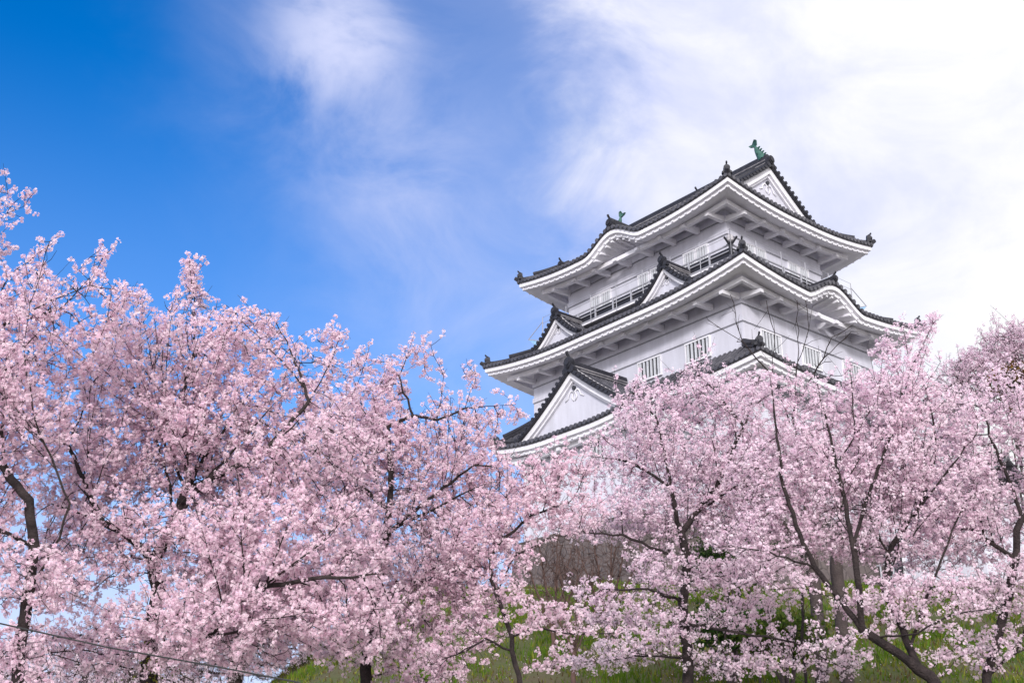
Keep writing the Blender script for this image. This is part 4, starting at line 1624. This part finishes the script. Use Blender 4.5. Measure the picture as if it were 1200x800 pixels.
def leafy(name, label, px, py, D, R, n, cols, seed, cat='shrub', size=0.09, stem=True):
    rng = np.random.default_rng(seed)
    c = at(px, py, D)
    gz = float(ground_z(c[0], c[1]))
    foot = np.array([c[0], c[1], gz - 0.1])
    root = empty(name, foot)
    tag(root, label, cat)
    m = MB()
    for q in range(7):
        e = c + unit(rng.normal(size=3)) * np.array(R) * 0.6
        mid = (foot + e) / 2 + rng.normal(size=3) * 0.15
        m.tube([np.zeros(3), mid - foot, e - foot], [0.05, 0.035, 0.01], 5)
    m.build('trunk', M_BARKG, root, True)
    cl = c + unit(rng.normal(size=(60, 3))) * np.array(R) * rng.uniform(0.35, 1.0, (60, 1))
    P = cl[rng.integers(0, 60, n)] + rng.normal(size=(n, 3)) * np.array(R) * 0.17 - foot
    d = unit(rng.normal(size=(n, 3)))
    s = unit(np.cross(d, rng.normal(size=(n, 3))))
    L = size * rng.uniform(0.6, 1.3, (n, 1))
    V_ = np.stack([P, P + d * L * 0.5 + s * L * 0.28, P + d * L, P + d * L * 0.5 - s * L * 0.28], axis=1)
    cc = np.array(cols)[rng.integers(0, len(cols), n)] * rng.uniform(0.7, 1.2, (n, 1))
    fast_mesh('crown', V_.reshape(-1, 3), np.arange(4 * n), np.arange(n) * 4, np.full(n, 4), np.repeat(cc, 4, axis=0), M_LEAF, root)


leafy('evergreen_shrub', 'dark green evergreen shrub behind the layered cherry boughs', 862, 655, 34, (1.3, 1.1, 0.95), 7000, [(0.03, 0.055, 0.018), (0.045, 0.075, 0.02), (0.02, 0.035, 0.015)], 51)
leafy('evergreen_shrub', 'low dark green shrub on the bank by the two grey trunks', 855, 735, 27, (1.1, 0.8, 0.55), 5000, [(0.03, 0.07, 0.02), (0.05, 0.10, 0.025)], 52)
leafy('evergreen_shrub', 'green shrub at the foot of the right-hand trunks', 915, 745, 25, (0.9, 0.7, 0.5), 4000, [(0.05, 0.085, 0.02), (0.09, 0.12, 0.025)], 53)
leafy('bronze_leaved_tree', 'bronze brown leaved tree half hidden by blossom at the right edge', 1195, 458, 30, (0.75, 0.7, 0.75), 2600, [(0.13, 0.065, 0.02), (0.08, 0.05, 0.018), (0.16, 0.10, 0.03)], 54, 'tree', 0.12)

# ------------------------------------------------------------------ grass on the bank


def grass():
    rng = np.random.default_rng(60)
    n = 120000
    y = 14 + 32 * rng.uniform(0, 1, n) ** 0.8
    x = rng.uniform(-0.34, 0.46, n) * y
    clump = np.sin(x * 1.7 + 0.6 * y) + np.sin(y * 1.3 - 0.7 * x) + 0.8 * np.sin(3.1 * x + 2.3 * y)
    keep_ = rng.uniform(-2.2, 2.0, n) < clump + 0.7
    x, y, clump = x[keep_], y[keep_], clump[keep_]
    n = len(x)
    z = ground_z(x, y)
    P = np.stack([x, y, z], 1)
    h = rng.uniform(0.06, 0.22, (n, 1)) * (1 + 0.3 * clump[:, None].clip(-1, 1))
    lean = rng.normal(size=(n, 3)) * 0.35
    lean[:, 2] = 1
    d = unit(lean)
    s = unit(np.cross(d, rng.normal(size=(n, 3)))) * rng.uniform(0.010, 0.028, (n, 1))
    V_ = np.stack([P - s, P + s, P + d * h], 1)
    ca, cb, cc = np.array([0.08, 0.14, 0.016]), np.array([0.16, 0.17, 0.03]), np.array([0.10, 0.07, 0.035])
    w = rng.uniform(0, 1, (n, 1))
    v = (0.5 + 0.22 * clump)[:, None].clip(0, 1)
    c = np.where(w < v, ca, np.where(w < v + 0.4, cb, cc)) * rng.uniform(0.7, 1.2, (n, 1))
    o = fast_mesh('grass', V_.reshape(-1, 3), np.arange(3 * n), np.arange(n) * 3, np.full(n, 3), np.repeat(c, 3, axis=0), M_LEAF, None)
    tag(o, 'short rough green and straw coloured grass on the castle bank', 'grass', kind='stuff')


grass()


def petals():
    rng = np.random.default_rng(61)
    n = 5000
    y = 15 + 30 * rng.uniform(0, 1, n)
    x = rng.uniform(-0.30, 0.46, n) * y
    z = ground_z(x, y) + rng.uniform(0.01, 0.12, n)
    P = np.stack([x, y, z], 1)
    d = unit(rng.normal(size=(n, 3)) * np.array([1, 1, 0.4]))
    q = unit(np.cross(d, rng.normal(size=(n, 3))))
    L = rng.uniform(0.009, 0.018, (n, 1))
    V_ = np.stack([P, P + d * L + q * L * 0.6, P + d * 2 * L, P + d * L - q * L * 0.6], 1)
    c = PETAL_W * rng.uniform(0.7, 1.0, (n, 1))
    o = fast_mesh('fallen_petals', V_.reshape(-1, 3), np.arange(4 * n), np.arange(n) * 4, np.full(n, 4), np.repeat(c, 4, axis=0), M_BLOS, None)
    tag(o, 'pale pink fallen petals scattered over the grass bank', 'petals', kind='stuff')


petals()

# ------------------------------------------------------------------ cable stretched across the lower left
cb = MB()
pts = [at(-160, 694, 10.2), at(0, 730, 10.0), at(126, 758, 9.9), at(245, 779, 9.8), at(345, 798, 9.8), at(430, 822, 9.7)]
cb.tube(pts, 0.0075, 6)
tag(cb.build('cable', M_WIRE), 'thin black cable stretched across the lower left between the trunks', 'cable')
